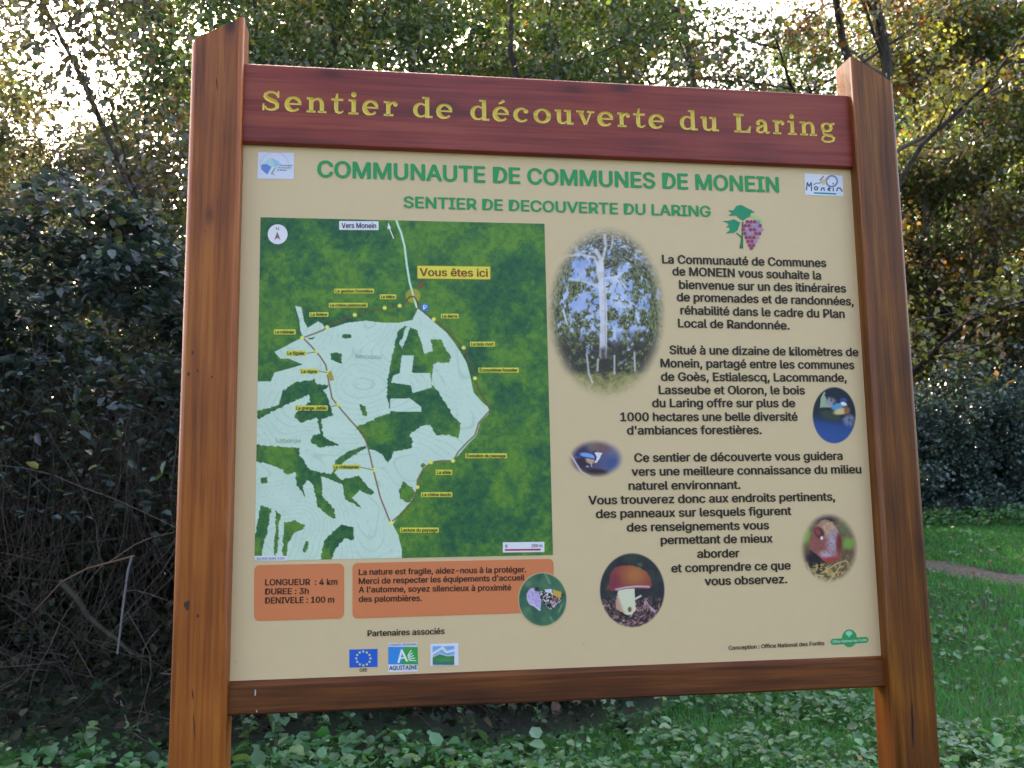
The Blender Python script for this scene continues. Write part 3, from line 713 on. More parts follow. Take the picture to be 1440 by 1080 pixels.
def vign(px, py, c, cx, cy, rx, ry, w):
    m = np.clip((1 - np.hypot((px - cx) / rx, (py - cy) / ry)) / w, 0, 1)[:, None]; m = m * m * (3 - 2 * m)
    return PANEL_SRGB[None] * (1 - m) + c * m
T = lambda px, c: np.tile(np.array(c, float), (len(px), 1))
def tree_fn(px, py):
    c = blend(T(px, (128, 150, 206)), (206, 216, 240), fbm(px, py, .05, 2, 3) * 1.5 - .2)
    n = fbm(px, py, .13, 5, 4, .7); up = np.clip((400 - py) / 60, 0, 1)
    low = np.clip((py - 430) / 90, 0, 1); edge = np.hypot((px - 852) / 84, (py - 440) / 122)
    dens = n + low * 0.16 + 0.22 * edge ** 2 - 0.12
    for bx, by, br in [(812, 372, 20), (870, 412, 22), (880, 470, 17), (820, 430, 14)]:
        dens -= 0.13 * np.exp(-((px - bx) ** 2 + (py - by) ** 2) / (br * br))
    fol = soft(dens - 0.40, .12)
    fc = blend(T(px, (82, 90, 56)), (150, 156, 106), fbm(px, py, .3, 9, 3, .8) * 1.7 - .35)
    fc = blend(fc, (92, 88, 106), up * .5); fc = blend(fc, (34, 34, 30), soft(fbm(px, py, .42, 29, 3, .8) - .56, .12) * .8); fc = blend(fc, (196, 196, 206), soft(fbm(px, py, .6, 39, 2, .8) - .70, .08) * up)
    c = blend(c, fc, fol)
    c = blend(c, (54, 50, 46), np.clip((py - 462) / 26, 0, 1) * np.clip((532 - py) / 12, 0, 1) * soft(fbm(px, py, .16, 15, 3) - .42, .16) * .85)
    c = blend(c, blend(T(px, (116, 112, 64)), (176, 168, 110), fbm(px, py, .25, 19, 3, .8) * 1.8 - .5), soft(py - 526, 8))
    tr = (226, 220, 224)
    for pts, w in [([(848, 500), (849, 450), (847, 400), (843, 372)], 5.2), ([(846, 380), (845, 365), (838, 352)], 2.6), ([(843, 380), (836, 362), (815, 358), (795, 360), (786, 366)], 1.6), ([(845, 378), (852, 345), (850, 330)], 1.8),
                   ([(846, 405), (820, 396), (800, 392)], 1.0), ([(848, 392), (870, 388), (880, 405)], 1.0), ([(792, 436), (797, 455)], 1.5), ([(825, 498), (828, 525), (833, 538)], 1.1),
                   ([(864, 500), (864, 526)], 1.1), ([(892, 495), (893, 522)], 1.0), ([(841, 505), (840, 522)], 1.0), ([(859, 350), (862, 335)], 1.2)]:
        c = blend(c, tr, near_line(px, py, pts, w, 1.4) * .85)
    c = blend(c, (170, 160, 180), near_line(px, py, [(851.5, 500), (851, 420), (849, 385)], .8, 1) * .6)
    c = blend(c, (62, 52, 50), near_line(px, py, [(848, 492), (849, 512), (851, 530)], 3.5, 6) * soft(fbm(px, py, .3, 83, 2) - .3, .3) * .9)
    return vign(px, py, c, 853, 440, 86, 125, .24)
picture('tree_photo', [(767, 314), (938, 314), (938, 566), (767, 566)], 230, 150, tree_fn, .0003, True)

def mush_fn(px, py):
    n = fbm(px, py, .3, 3, 4, .8)
    c = blend(T(px, (40, 38, 50)), (52, 62, 54), fbm(px, py, .08, 8, 2) * 1.6 - .3)
    lo = np.clip((py - 833 - 5 * np.abs(px - 880) / 40) / 10, 0, 1)
    c = blend(c, (126, 84, 86), lo * soft(n - .5, .12)); c = blend(c, (206, 176, 160), lo * soft(n - .64, .06) * .8); c = blend(c, (30, 26, 32), lo * soft(.42 - n, .1))
    c = blend(c, (60, 120, 74), in_ell(px, py, 900, 794, 4, 3, 0, .8) * .7)
    st = in_poly(px, py, [(870, 828), (892, 827), (894, 858), (888, 865), (880, 864), (866, 856), (866, 845)])
    c = blend(c, (216, 214, 184), st); c = blend(c, (192, 132, 110), st * soft(868 + (845 - 828) * .2 - px + (py - 845) * .35, 5) * .8); c = blend(c, (122, 80, 40), in_ell(px, py, 885.5, 857, 2.6, 3.6, 0, .4))
    cap = in_poly(px, py, [(852, 829), (857, 820), (858, 808), (864, 799), (874, 795.5), (888, 795), (900, 798), (909, 804), (915, 814), (917, 823), (914, 828), (900, 827.5), (882, 828), (866, 831)])
    cc = blend(T(px, (148, 66, 58)), (176, 108, 62), in_ell(px, py, 893, 808, 16, 14, 0, 1.2)); cc = blend(cc, (120, 44, 72), in_ell(px, py, 862, 818, 9, 12, 0, 1) * .7)
    c = blend(c, cc, cap); c = blend(c, (216, 200, 222), near_line(px, py, [(866, 829), (880, 826), (896, 824.5), (913, 825)], 1.1, 1) * .85)
    c = blend(c, (206, 170, 190), near_line(px, py, [(908, 846), (921, 860)], .9, .9)); c = blend(c, (220, 214, 190), near_line(px, py, [(894, 842), (901, 838)], 1.3, 1))
    return vign(px, py, c, 889, 830, 46.4, 53, .05)
picture('mushroom_photo', [(842.5, 777), (935.5, 777), (935.5, 883), (842.5, 883)], 110, 60, mush_fn, .0003, True)

def bolet_fn(px, py):
    n = fbm(px, py, .3, 31, 4, .8)
    c = blend(T(px, (86, 68, 48)), (140, 116, 84), n * 1.8 - .4)
    c = blend(c, (34, 24, 36), np.maximum(in_ell(px, py, 1158, 728, 18, 8, 0, .8), in_ell(px, py, 1146, 790, 14, 16, 0, .7)))
    c = blend(c, (122, 156, 70), np.maximum(in_ell(px, py, 1132, 752, 8, 12, 0, .7), in_ell(px, py, 1193, 764, 8, 8, 0, .7))); c = blend(c, (100, 114, 76), in_ell(px, py, 1190, 742, 10, 10, 0, .9) * .7)
    b = in_poly(px, py, [(1148, 739), (1154, 732), (1160, 730), (1170, 734), (1178, 744), (1184, 757), (1184, 775), (1183, 785), (1172, 791), (1160, 790), (1150, 781), (1137, 770), (1139, 756), (1144, 744)])
    bc = blend(T(px, (150, 92, 80)), (200, 164, 130), in_ell(px, py, 1166, 742, 14, 12, 0, 1)); bc = blend(bc, (178, 160, 176), in_ell(px, py, 1170, 765, 8, 20, 10, 1.2)); bc = blend(bc, (120, 50, 44), in_ell(px, py, 1180, 764, 4, 14, 0, .8)); bc = blend(bc, (196, 182, 200), in_ell(px, py, 1160, 780, 8, 5, 20, .8))
    bc = blend(bc, (110, 60, 52), soft(fbm(px, py, .45, 47, 3, .8) - .55, .2) * .3); bc = blend(bc, (150, 70, 66), fbm(px, py, .35, 44, 2) * .7 * in_ell(px, py, 1152, 770, 14, 14, 0, 1.)); bc = blend(bc, (170, 60, 58), in_ell(px, py, 1170, 788, 14, 5, 0, .8))
    c = blend(c, bc, b); c = blend(c, (92, 44, 46), in_ell(px, py, 1152, 749, 6.5, 8.5, -25, .4)); c = blend(c, (150, 72, 60), in_ell(px, py, 1150, 748, 3, 5, -25, .6)); c = blend(c, (230, 222, 236), in_ell(px, py, 1155.5, 756.5, 2, 2.5, 0, .6))
    g = soft(py - 792, 6) * soft(n - .55, .1); c = blend(c, (196, 168, 96), g)
    for pts in [[(1155, 806), (1176, 793), (1190, 788)], [(1146, 808), (1158, 810)], [(1136, 796), (1142, 812)], [(1190, 790), (1200, 800)], [(1166, 818), (1176, 804), (1182, 796)]]: c = blend(c, (206, 180, 124), near_line(px, py, pts, .9, .9) * .9)
    return vign(px, py, c, 1166, 771, 42, 51, .25)
picture('fungus_photo', [(1124, 720), (1208, 720), (1208, 822), (1124, 822)], 100, 56, bolet_fn, .0003, True)

def tit_fn(px, py):
    c = blend(T(px, (22, 36, 50)), (34, 70, 132), soft(py - 590 - (px - 1160) * .12, 14)); c = blend(c, (44, 84, 152), soft(py - 604, 14) * .6)
    n = fbm(px, py, .35, 61, 3, .8)
    c = blend(c, (168, 190, 150), in_poly(px, py, [(1153, 573), (1154, 560), (1159, 551), (1162, 562), (1170, 566), (1172, 573)]) * .9)
    c = blend(c, (150, 140, 160), in_ell(px, py, 1168, 565, 8, 6, 20, .7) * np.clip(n * 2 - .3, 0, 1))
    c = blend(c, (50, 66, 54), in_ell(px, py, 1168, 583, 15, 8, 15, .7)); c = blend(c, (26, 26, 36), near_line(px, py, [(1153, 575), (1170, 576), (1185, 586), (1193, 587)], 1.2, 1.5))
    c = blend(c, (84, 150, 196), in_ell(px, py, 1178, 572, 9, 5, -15, .5)); c = blend(c, (216, 190, 132), in_ell(px, py, 1183, 578.5, 11, 4.5, -10, .5)); c = blend(c, (150, 92, 44), in_ell(px, py, 1191, 577, 4, 5, 0, .6)); c = blend(c, (46, 76, 140), in_ell(px, py, 1186, 563, 5, 3.5, 0, .5))
    c = blend(c, (238, 236, 246), in_ell(px, py, 1186.5, 568, 4.5, 2.6, 20, .4)); c = blend(c, (150, 150, 176), in_ell(px, py, 1194, 591, 8, 8, -20, .8) * np.clip(n * 2.4 - .5, 0, 1))
    return vign(px, py, c, 1173, 584, 31, 40.5, .06)
picture('tit_photo', [(1142, 543.5), (1204, 543.5), (1204, 624.5), (1142, 624.5)], 90, 50, tit_fn, .0003, True)

def nut_fn(px, py):
    c = blend(T(px, (76, 66, 98)), (106, 104, 136), soft(px - 845, 30)); c = blend(c, (70, 84, 132), in_ell(px, py, 862, 652, 14, 10, 0, 1)); c = blend(c, (134, 88, 80), in_ell(px, py, 844, 630, 12, 7, 0, 1.2) * .8); c = blend(c, (122, 116, 100), in_ell(px, py, 832, 628, 8, 6, 0, 1) * .7); c = blend(c, (50, 40, 74), in_ell(px, py, 812, 636, 12, 12, 0, 1) * .8)
    c = blend(c, (46, 34, 42), in_ell(px, py, 840, 665, 17, 5.5, 5, .5)); c = blend(c, (44, 34, 44), in_ell(px, py, 818, 652, 12, 9, 0, 1) * .8)
    c = blend(c, (60, 78, 150), in_ell(px, py, 812, 643, 6, 2, -8, .5)); c = blend(c, (196, 160, 128), in_ell(px, py, 830, 647, 6.5, 5, 20, .5)); c = blend(c, (120, 160, 226), in_ell(px, py, 826.5, 641, 11.5, 3.8, 14, .4)); c = blend(c, (36, 48, 86), near_line(px, py, [(816, 642), (828, 644), (837, 646)], .7, .9))
    c = blend(c, (226, 222, 236), in_poly(px, py, [(836, 636.5), (841, 634.5), (847, 637), (842.5, 646), (838, 651.5), (836.5, 650), (839.5, 643)])); c = blend(c, (40, 44, 70), near_line(px, py, [(834, 636), (837, 643), (837.5, 647)], .8, .8)); c = blend(c, (36, 38, 60), near_line(px, py, [(835, 635), (846, 636)], .5, .7))
    c = blend(c, (206, 190, 210), near_line(px, py, [(801, 638), (806, 645), (812, 655), (818, 664), (829, 670)], 1.2, 1.2)); c = blend(c, (206, 200, 206), near_line(px, py, [(831, 651), (832, 656)], .6, .7)); c = blend(c, (160, 150, 170), in_ell(px, py, 826, 656, 2, 1.4, 0, .6))
    return vign(px, py, c, 838.5, 645, 40.5, 28, .35)
picture('nuthatch_photo', [(798, 617), (879, 617), (879, 673), (798, 673)], 90, 44, nut_fn, .0003, True)

def fly_fn(px, py):
    n = fbm(px, py, .07, 71, 3); c = blend(T(px, (40, 88, 72)), (92, 130, 92), n * 1.7 - .35)
    for pts, w_ in [([(767, 808), (773, 820)], 1.2), ([(774, 868), (779, 876)], 1.0), ([(786, 860), (790, 850)], 1.)]: c = blend(c, (132, 164, 132), near_line(px, py, pts, w_, 2) * .8)
    k = fbm(px, py, .55, 77, 2, .8)
    w = in_poly(px, py, [(740, 835), (746, 827), (753, 827), (758, 834), (761, 845), (760, 857), (752, 853), (744, 850), (741, 843)])
    c = blend(c, blend(T(px, (170, 146, 196)), (206, 190, 222), k * 1.6 - .3), w); c = blend(c, (214, 200, 226), near_line(px, py, [(748, 849), (759, 858)], 1.1, 1)); c = blend(c, (40, 46, 56), in_ell(px, py, 754.5, 828.5, 3, 3, 0, .5))
    b = in_poly(px, py, [(758, 832), (768, 829), (778, 832), (790, 842), (786, 849), (780, 855), (773, 857), (766, 850), (760, 842)])
    c = blend(c, blend(T(px, (40, 34, 40)), (216, 206, 206), soft(k - .56, .08)), b); c = blend(c, (150, 84, 84), in_ell(px, py, 781, 843, 5, 4, 0, .6) * .7)
    c = blend(c, (206, 212, 226), in_poly(px, py, [(765, 829), (776, 828), (776, 834), (769, 833)])); c = blend(c, (202, 164, 68), in_poly(px, py, [(778, 829), (791, 833), (789, 841), (777, 837)])); c = blend(c, (70, 60, 40), in_ell(px, py, 790.5, 837, 1.6, 3, 0, .5))
    return vign(px, py, c, 763, 843, 34.4, 38, .06)
picture('butterfly_photo', [(728.5, 805), (797.5, 805), (797.5, 881), (728.5, 881)], 90, 50, fly_fn, .0010, True)

# logos
def logo1(px, py):
    c = T(px, (214, 216, 238))
    c = blend(c, (188, 190, 222), np.clip(1 - np.abs(np.hypot((px - 386) / 20, (py - 234) / 20) - 1) / .08, 0, 1) * (py < 236) * .7)
    c = blend(c, (172, 208, 214), in_poly(px, py, [(369, 231), (380, 222), (393, 230), (390, 236), (380, 234)]) * .8); c = blend(c, (150, 188, 214), in_poly(px, py, [(382, 222), (392, 227), (396, 233), (386, 234)]) * .8)
    c = blend(c, (100, 136, 204), in_poly(px, py, [(368, 231), (376, 231), (382, 235), (376, 246), (367, 238)])); c = blend(c, (150, 150, 120), in_poly(px, py, [(386, 236), (388, 236), (384, 244), (388, 247), (380, 245)]) * .8)
    return c
picture('district_logo', [(363.2, 214), (413.6, 215.2), (413.2, 251.8), (362, 251.4)], 90, 70, logo1)
for b_, x_, x2, y_ in [("Communauté", 394, 411, 233.5), ("de Communes", 391.5, 409, 236.9), ("de Monein", 389.5, 403, 240.2)]: text(b_, x_, y_, x2, y_ + .3, 2.0, (70, 78, 110), .01)
def logo2(px, py):
    c = T(px, (216, 220, 240)); r = np.hypot((px - 1169.5), (py - 255))
    c = blend(c, (110, 120, 150), soft(1.1 - np.abs(r - 7.6), .8)); c = blend(c, (90, 110, 90), near_line(px, py, [(1144, 260), (1148, 257.5), (1152, 258), (1155, 255.5)], .6, .8)); c = blend(c, (200, 180, 120), in_ell(px, py, 1158, 256, 4, 4, 0, .6) * .8)
    c = blend(c, (150, 80, 90), near_line(px, py, [(1153, 253.5), (1158, 248)], .8, .8)); c = blend(c, (196, 130, 140), in_ell(px, py, 1163, 251.5, 3, 1.6, 0, .6) * .8); c = blend(c, (60, 70, 90), in_ell(px, py, 1171.5, 258.5, 1, 1.2, 0, .5))
    c = blend(c, (40, 140, 150), in_poly(px, py, [(1144, 270.2), (1176, 271.8), (1175.6, 274), (1144.2, 272.4)]))
    for pts in [[(1134, 267), (1135, 257), (1137.5, 262), (1140.5, 257), (1141, 268)], [(1145, 264), (1147, 262.5), (1150, 264), (1149, 267), (1146, 267), (1145, 264)], [(1154.5, 268), (1155.5, 264.5), (1158.5, 264.5), (1159, 268)],
                [(1164, 266.5), (1167.5, 265.5), (1165.5, 264), (1164, 267), (1167, 268.5)], [(1171.5, 265), (1171.8, 268.5)], [(1176.5, 268.5), (1178, 264.5), (1181, 264.5), (1184, 269)]]:
        c = blend(c, (50, 46, 76), near_line(px, py, pts, .75, .8))
    return c
picture('town_logo', [(1130.8, 244), (1184.6, 247), (1186, 276.5), (1132.4, 274)], 110, 66, logo2)
def eu_fn(px, py):
    c = T(px, (26, 92, 200))
    for k in range(12):
        a = 2 * math.pi * k / 12; c = blend(c, (214, 214, 120), in_ell(px, py, 511 + 10 * math.cos(a), 925.8 + 9.6 * math.sin(a), 1.5, 1.5, 0, .5))
    return c
picture('flag_logo', [(491.2, 913.4), (531, 912.4), (531, 937.6), (491.4, 938.8)], 90, 60, eu_fn)
text("CEE", 505.6, 944.3, 516.3, 944, 4.2, (60, 56, 30), .02)
def aq_fn(px, py):
    c = T(px, (40, 136, 214)); c = blend(c, (46, 156, 72), soft(px - 566 + (py - 922) * .12, 1)); wh = (232, 236, 240)
    c = blend(c, wh, near_line(px, py, [(560.5, 931), (565, 914.5), (572, 929)], 1.5, .8)); c = blend(c, wh, near_line(px, py, [(562, 926), (568, 925)], .9, .8))
    for k in range(5): c = blend(c, wh, near_line(px, py, [(573.5 + k * .4, 922 + k * 1.6), (578 + k * 1.7, 914.5 + k * 3.6)], .65, .7))
    top = soft(909.6 - py, .6); bot = soft(py - 934.3, .6); return blend(blend(c, (222, 222, 238), top), (222, 222, 238), bot)
picture('region_logo', [(546.2, 904.6), (587.2, 903.6), (588, 944), (546, 945.4)], 90, 90, aq_fn)
text("AQUITAINE", 547.2, 942.2, 587, 940.9, 5.8, (40, 40, 100), .02); text("CONSEIL REGIONAL", 547, 908.4, 586.6, 907.3, 2.9, (80, 80, 130), .01)
def lp_fn(px, py):
    c = T(px, (220, 218, 240)); b = (px > 608.5) * (px < 639) * (py > 908.5) * (py < 934.5)
    i = blend(T(px, (120, 170, 222)), (56, 128, 76), soft(py - 921 + np.sin((px - 606) / 9) * 2, 1.2)); i = blend(i, (40, 110, 110), soft(py - 930, 2) * .5)
    i = blend(i, (220, 218, 240), near_line(px, py, [(606, 922), (612, 917), (622, 911), (628, 917), (640, 914)], 1.6, 1)); i = blend(i, (206, 226, 196), near_line(px, py, [(622, 909), (628, 916)], 1.0, 1)); i = blend(i, (180, 196, 220), near_line(px, py, [(607, 924), (618, 919), (630, 922), (640, 921)], 1.0, 1)); i = blend(i, (70, 150, 90), in_ell(px, py, 625, 928, 11, 3, 0, .5) * .6)
    return blend(c, i, b.astype(float))
picture('department_logo', [(605, 905.4), (644.6, 904.2), (645, 935.4), (605, 937)], 90, 70, lp_fn)
text("CONSEIL GENERAL", 609, 935.8, 638, 935.2, 2.2, (90, 100, 150), .01)
def onf_fn(px, py):
    c = T(px, PANEL_SRGB); g = (40, 148, 84)
    m = np.maximum(in_ell(px, py, 1194.3, 897.5, 10.5, 12.5, 0, .08), near_line(px, py, [(1172, 902.6), (1217, 899.8)], 4.2, 1))
    c = blend(c, g, m); c = blend(c, (150, 206, 180), in_ell(px, py, 1193.7, 890.6, 4.6, 3.4, 0, .4)); c = blend(c, (150, 206, 180), near_line(px, py, [(1193.7, 890), (1193.7, 895)], 1, 1))
    return c
picture('forest_office_logo', [(1166, 883), (1224, 881), (1224, 909), (1166, 911)], 120, 60, onf_fn)
text("Office National des Forêts", 1170.5, 904.2, 1219, 901.4, 3.6, (176, 222, 200), .02)
# vine with grapes
GG = (18, 140, 98)
print_poly('vine_leaf', [(1023.5, 296), (1031, 296), (1035, 290), (1041, 288), (1046, 290), (1050, 292.5), (1056, 295), (1061.5, 299), (1056, 299.5), (1054.5, 304.5), (1049, 307), (1045, 310.5), (1040, 307.5), (1035, 303), (1024, 303.5), (1029, 299.5)], GG, .0008)
print_poly('vine_leaf', [(1015.5, 311), (1024, 310.5), (1032, 308.5), (1041, 313), (1037, 324), (1032, 327.5), (1020, 328.5), (1026, 324), (1025.5, 320), (1020, 319.5), (1025, 317), (1023, 313.5)], GG, .0008)
print_poly('vine_leaf', [(1056, 301), (1064, 304), (1073, 309), (1072, 317), (1066, 312), (1056, 306)], (170, 196, 120), .0008)
print_poly('vine_trunk', [(1043, 312), (1045.5, 312), (1044.6, 330), (1045, 349.5), (1039.5, 349.5), (1042, 335), (1035, 328), (1036, 327), (1042.6, 332)], (36, 120, 70), .0009)
k = 0
for r_, y in enumerate((312, 317.5, 323, 328.5, 334, 339.5, 345, 349)):
    n = (4, 5, 6, 5, 4, 3, 2, 1)[r_]
    for i in range(n):
        x = 1058.5 - r_ * .3 + (i - (n - 1) / 2) * 5.2; k += 1
        colr = (150, 62, 106) if (k * 7) % 10 < 5 or i == 0 else (164, 136, 180)
        print_poly('grape', [(x + 2.7 * math.cos(a), y + 2.7 * math.sin(a)) for a in np.linspace(0, 6.283, 10, endpoint=False)], colr, .0010 + .00004 * (k % 5))
flush_text()
for px_, py_, r_ in [(332, 931, .0009), (1165, 903, .0009), (470, 330, .0008), (1120, 880, .0007), (820, 905, .0008), (352, 700, .0007), (1000, 660, .0006), (906, 868, .0007)]:
    p_ = U1(px_, py_, YP)
    mesh_obj('dirt_speck', [(p_[0] + r_ * math.cos(a) * (1 + .3 * math.sin(2 * a)), YP - .0016, p_[2] + r_ * math.sin(a)) for a in np.linspace(0, 6.283, 8, endpoint=False)], [tuple(range(8))], ink((96, 84, 60)), panel)

#VEG#
M_LITTER = leaf_mat('dull_litter', transl=.1, rough=.75, spec=.2)
# ================================================================== GROUND
def tubes(paths, sides=5):
    """list of (points (n,3), radii (n)) -> verts, quads"""
    V, F = [], []; k = 0
    for P, R in paths:
        P = np.asarray(P, float); n = len(P)
        d = np.gradient(P, axis=0); d /= np.linalg.norm(d, axis=1)[:, None] + 1e-9
        ref = np.array([0.3, 0.9, 0.2]) if abs(d[0][2]) > 0.6 else np.array([0, 0, 1.0])
        a = np.cross(d, ref); a /= np.linalg.norm(a, axis=1)[:, None] + 1e-9; b = np.cross(d, a)
        th = np.arange(sides) * 2 * math.pi / sides
        ring = P[:, None] + np.asarray(R)[:, None, None] * (a[:, None] * np.cos(th)[None, :, None] + b[:, None] * np.sin(th)[None, :, None])
        V.append(ring.reshape(-1, 3))
        i, j = np.meshgrid(np.arange(n - 1), np.arange(sides), indexing='ij'); j2 = (j + 1) % sides
        F.append(np.stack([k + i * sides + j, k + i * sides + j2, k + (i + 1) * sides + j2, k + (i + 1) * sides + j], -1).reshape(-1, 4))
        k += n * sides
    return np.vstack(V), np.vstack(F)

def unit(v): return v / (np.linalg.norm(v, axis=-1, keepdims=True) + 1e-9)
def leaf_mesh(name, C, size, col, up=0.6, shape=4, wid=0.34, droop=0.25, r=rng, nrm=None):
    n = len(C); size = np.broadcast_to(size, (n,))[:, None]
    nn = unit(r.normal(size=(n, 3)) + np.array([0, 0, up]) * 1.6 if nrm is None else nrm + r.normal(size=(n, 3)) * .45)
    d = r.normal(size=(n, 3)); d[:, 2] -= droop; d = unit(d - nn * (d * nn).sum(1, keepdims=True)); w = np.cross(nn, d)
    if shape == 4:
        P = [C, C + d * size * .45 + w * size * wid + nn * size * .07, C + d * size - nn * size * .10, C + d * size * .45 - w * size * wid + nn * size * .07]
        V = np.stack(P, 1).reshape(-1, 3); i = np.arange(n)[:, None] * 4
        F = np.concatenate([i + np.array([[0, 1, 2]]), i + np.array([[0, 2, 3]])], 1).reshape(-1, 3)
    else:
        P = [C, C + d * size * .25 + w * size * wid * .9 + nn * size * .08, C + d * size * .62 + w * size * wid * .85 + nn * size * .04, C + d * size - nn * size * .16,
             C + d * size * .62 - w * size * wid * .85 + nn * size * .04, C + d * size * .25 - w * size * wid * .9 + nn * size * .08]
        V = np.stack(P, 1).reshape(-1, 3); i = np.arange(n)[:, None] * 6
        F = np.concatenate([i + np.array([[0, 1, 2, 3]]), i + np.array([[0, 3, 4, 5]])], 1).reshape(-1, 4)
    return fast_mesh(name, V, F, np.repeat(col, shape if shape == 4 else 6, axis=0))

def pick_colors(n, pal, r, cluster=None, jitter=0.25):
    cs = np.array([p[0] for p in pal], float); ws = np.array([p[1] for p in pal], float); ws /= ws.sum()
    if cluster is not None:
        m = cluster.max() + 1; main = r.choice(len(pal), m, p=ws); k = np.where(r.random(n) < .6, main[cluster], r.choice(len(pal), n, p=ws))
    else: k = r.choice(len(pal), n, p=ws)
    return np.clip(cs[k] * (1 + jitter * r.normal(size=(n, 1))).clip(.45, 1.7) * (1 + .08 * r.normal(size=(n, 3))), .004, .6)

def make_tree(seed, H, r0, cb, spread, nleaf, lsize, pal, lean=(0, 0), limbs=16, fork=False, droop=.25, sig=.22, up=0.5, flatten=1.0):
    r = np.random.default_rng(seed); paths = []; tips = []
    def trunk(p0, h, rad, ln, n=12):
        t = np.linspace(0, 1, n); wob = np.cumsum(r.normal(size=(n, 2)) * .03 * h / n * 3, 0)
        P = np.stack([p0[0] + ln[0] * t ** 1.3 * h + wob[:, 0], p0[1] + ln[1] * t ** 1.3 * h + wob[:, 1], p0[2] + t * h], 1)
        R = rad * (1 - .82 * t) * (1 + .35 * np.exp(-t * 18)); paths.append((P, R)); return P, R
    T_ = [trunk((0, 0, -.15), H * .95, r0, lean)]
    if fork:
        P, R = T_[0]; k = int(len(P) * fork)
        T_.append(trunk(P[k], H * .55, R[k] * .75, (lean[0] + .35, lean[1])))
    for P, R in T_:
        for i in range(limbs if P is T_[0][0] else limbs // 2):
            t = (cb + (1 - cb) * (i + r.random()) / limbs) if P is T_[0][0] else (.25 + .7 * r.random()); q = t * (len(P) - 1); k = min(int(q), len(P) - 2)
            p0 = P[k] + (P[k + 1] - P[k]) * (q - k); az = r.random() * 6.283; el = math.radians(r.uniform(8, 50)) * (0.6 + .6 * t)
            Ln = spread * (1.05 - .55 * abs(t - .45)) * r.uniform(.65, 1.1); m = 7
            d = np.array([math.cos(az) * math.cos(el), math.sin(az) * math.cos(el), math.sin(el)])
            B = [p0]; dd = d.copy()
            for s in range(m - 1): dd = unit(dd + r.normal(size=3) * .16 + np.array([0, 0, .05 * flatten - .03])); B.append(B[-1] + dd * Ln / (m - 1))
            B = np.array(B); rb = max(R[k] * .38, .011); paths.append((B, np.linspace(rb, rb * .25, m)))
            for s in range(6):
                u = r.uniform(.25, 1.0) * (m - 1); k2 = min(int(u), m - 2); b0 = B[k2] + (B[k2 + 1] - B[k2]) * (u - k2)
                d2 = unit(unit(B[k2 + 1] - B[k2]) * .7 + r.normal(size=3) * np.array([.7, .7, .4])); L2 = Ln * r.uniform(.22, .48)
                Q = np.array([b0, b0 + d2 * L2 * .35 + r.normal(size=3) * .03, b0 + d2 * L2 * .7 + r.normal(size=3) * .06, b0 + d2 * L2 + np.array([0, 0, -.08 * L2])])
                paths.append((Q, np.array([rb * .35, rb * .25, rb * .16, .003]))); tips.append(Q)
                for w_ in range(2):
                    a = Q[r.integers(1, 3)]; e = a + unit(d2 + r.normal(size=3) * .8) * L2 * .55
                    Q2 = np.array([a, (a + e) / 2 + r.normal(size=3) * .02, e, e + (e - a) * .15]); tips.append(Q2); paths.append((Q2, np.array([rb * .16, rb * .1, .004, .002])))
    V, F = tubes(paths, 5); wood_me = fast_mesh('trunk', V, F, smooth=True)
    tips = np.array(tips); k = r.integers(0, len(tips), nleaf); u = r.random(nleaf) ** .7 * 2.999; s = u.astype(int)
    C = tips[k, s] + (tips[k, np.minimum(s + 1, 3)] - tips[k, s]) * (u - s)[:, None] + r.normal(size=(nleaf, 3)) * sig * np.array([1, 1, .6 * flatten])
    crown = leaf_mesh('crown', C, lsize * r.uniform(.6, 1.25, nleaf), pick_colors(nleaf, pal, r, k // 3), up, 4, .34, droop, r)
    return wood_me, crown

def put(name, label, cat, meshes, loc, rot=0.0, sc=1.0, group=None, names=('trunk', 'crown'), mats=None, sz=None):
    o = empty(name, tuple(loc)); o.rotation_euler = (0, 0, rot); o.scale = (sc, sc, sz or sc)
    tag(o, label, cat, group)
    for nm, me, mt in zip(names, meshes, mats): link_mesh(nm, me, mt, o)
    return o

# ground sheet
gx = np.concatenate([np.linspace(-160, -14, 30), np.linspace(-13.5, 16, 200), np.linspace(17, 170, 30)])
gy = np.concatenate([np.linspace(-40, 1, 22), np.linspace(1.2, 24, 170), np.linspace(25, 260, 36)])
X, Y = np.meshgrid(gx, gy); Zg = ground_z(X, Y)
i, j = np.meshgrid(np.arange(len(gx) - 1), np.arange(len(gy) - 1)); a = (j * len(gx) + i).ravel()
me = fast_mesh('ground', np.stack([X, Y, Zg], -1).reshape(-1, 3), np.stack([a, a + 1, a + 1 + len(gx), a + len(gx)], 1), smooth=True)
m, N, L = new_mat('ground_soil_and_turf')
out = N.new('ShaderNodeOutputMaterial'); b = N.new('ShaderNodeBsdfPrincipled'); tc = N.new('ShaderNodeTexCoord')
n1 = N.new('ShaderNodeTexNoise'); n1.inputs['Scale'].default_value = 1.3; n1.inputs['Detail'].default_value = 6; L.new(tc.outputs['Object'], n1.inputs['Vector'])
n2 = N.new('ShaderNodeTexNoise'); n2.inputs['Scale'].default_value = 34; n2.inputs['Detail'].default_value = 5; L.new(tc.outputs['Object'], n2.inputs['Vector'])
f = math_node(N, L, 'MULTIPLY_ADD', n2.outputs[0], 0.5, n1.outputs[0]); f = math_node(N, L, 'SUBTRACT', f, 0.25)
L.new(ramp(N, L, f, [(0.30, (0.028, 0.021, 0.013)), (0.46, (0.020, 0.026, 0.010)), (0.7, (0.025, 0.055, 0.014))]), b.inputs['Base Color'])
b.inputs['Roughness'].default_value = 0.9
bp = N.new('ShaderNodeBump'); bp.inputs['Distance'].default_value = 0.02; L.new(n2.outputs[0], bp.inputs['Height']); L.new(bp.outputs[0], b.inputs['Normal'])
L.new(b.outputs[0], out.inputs[0])
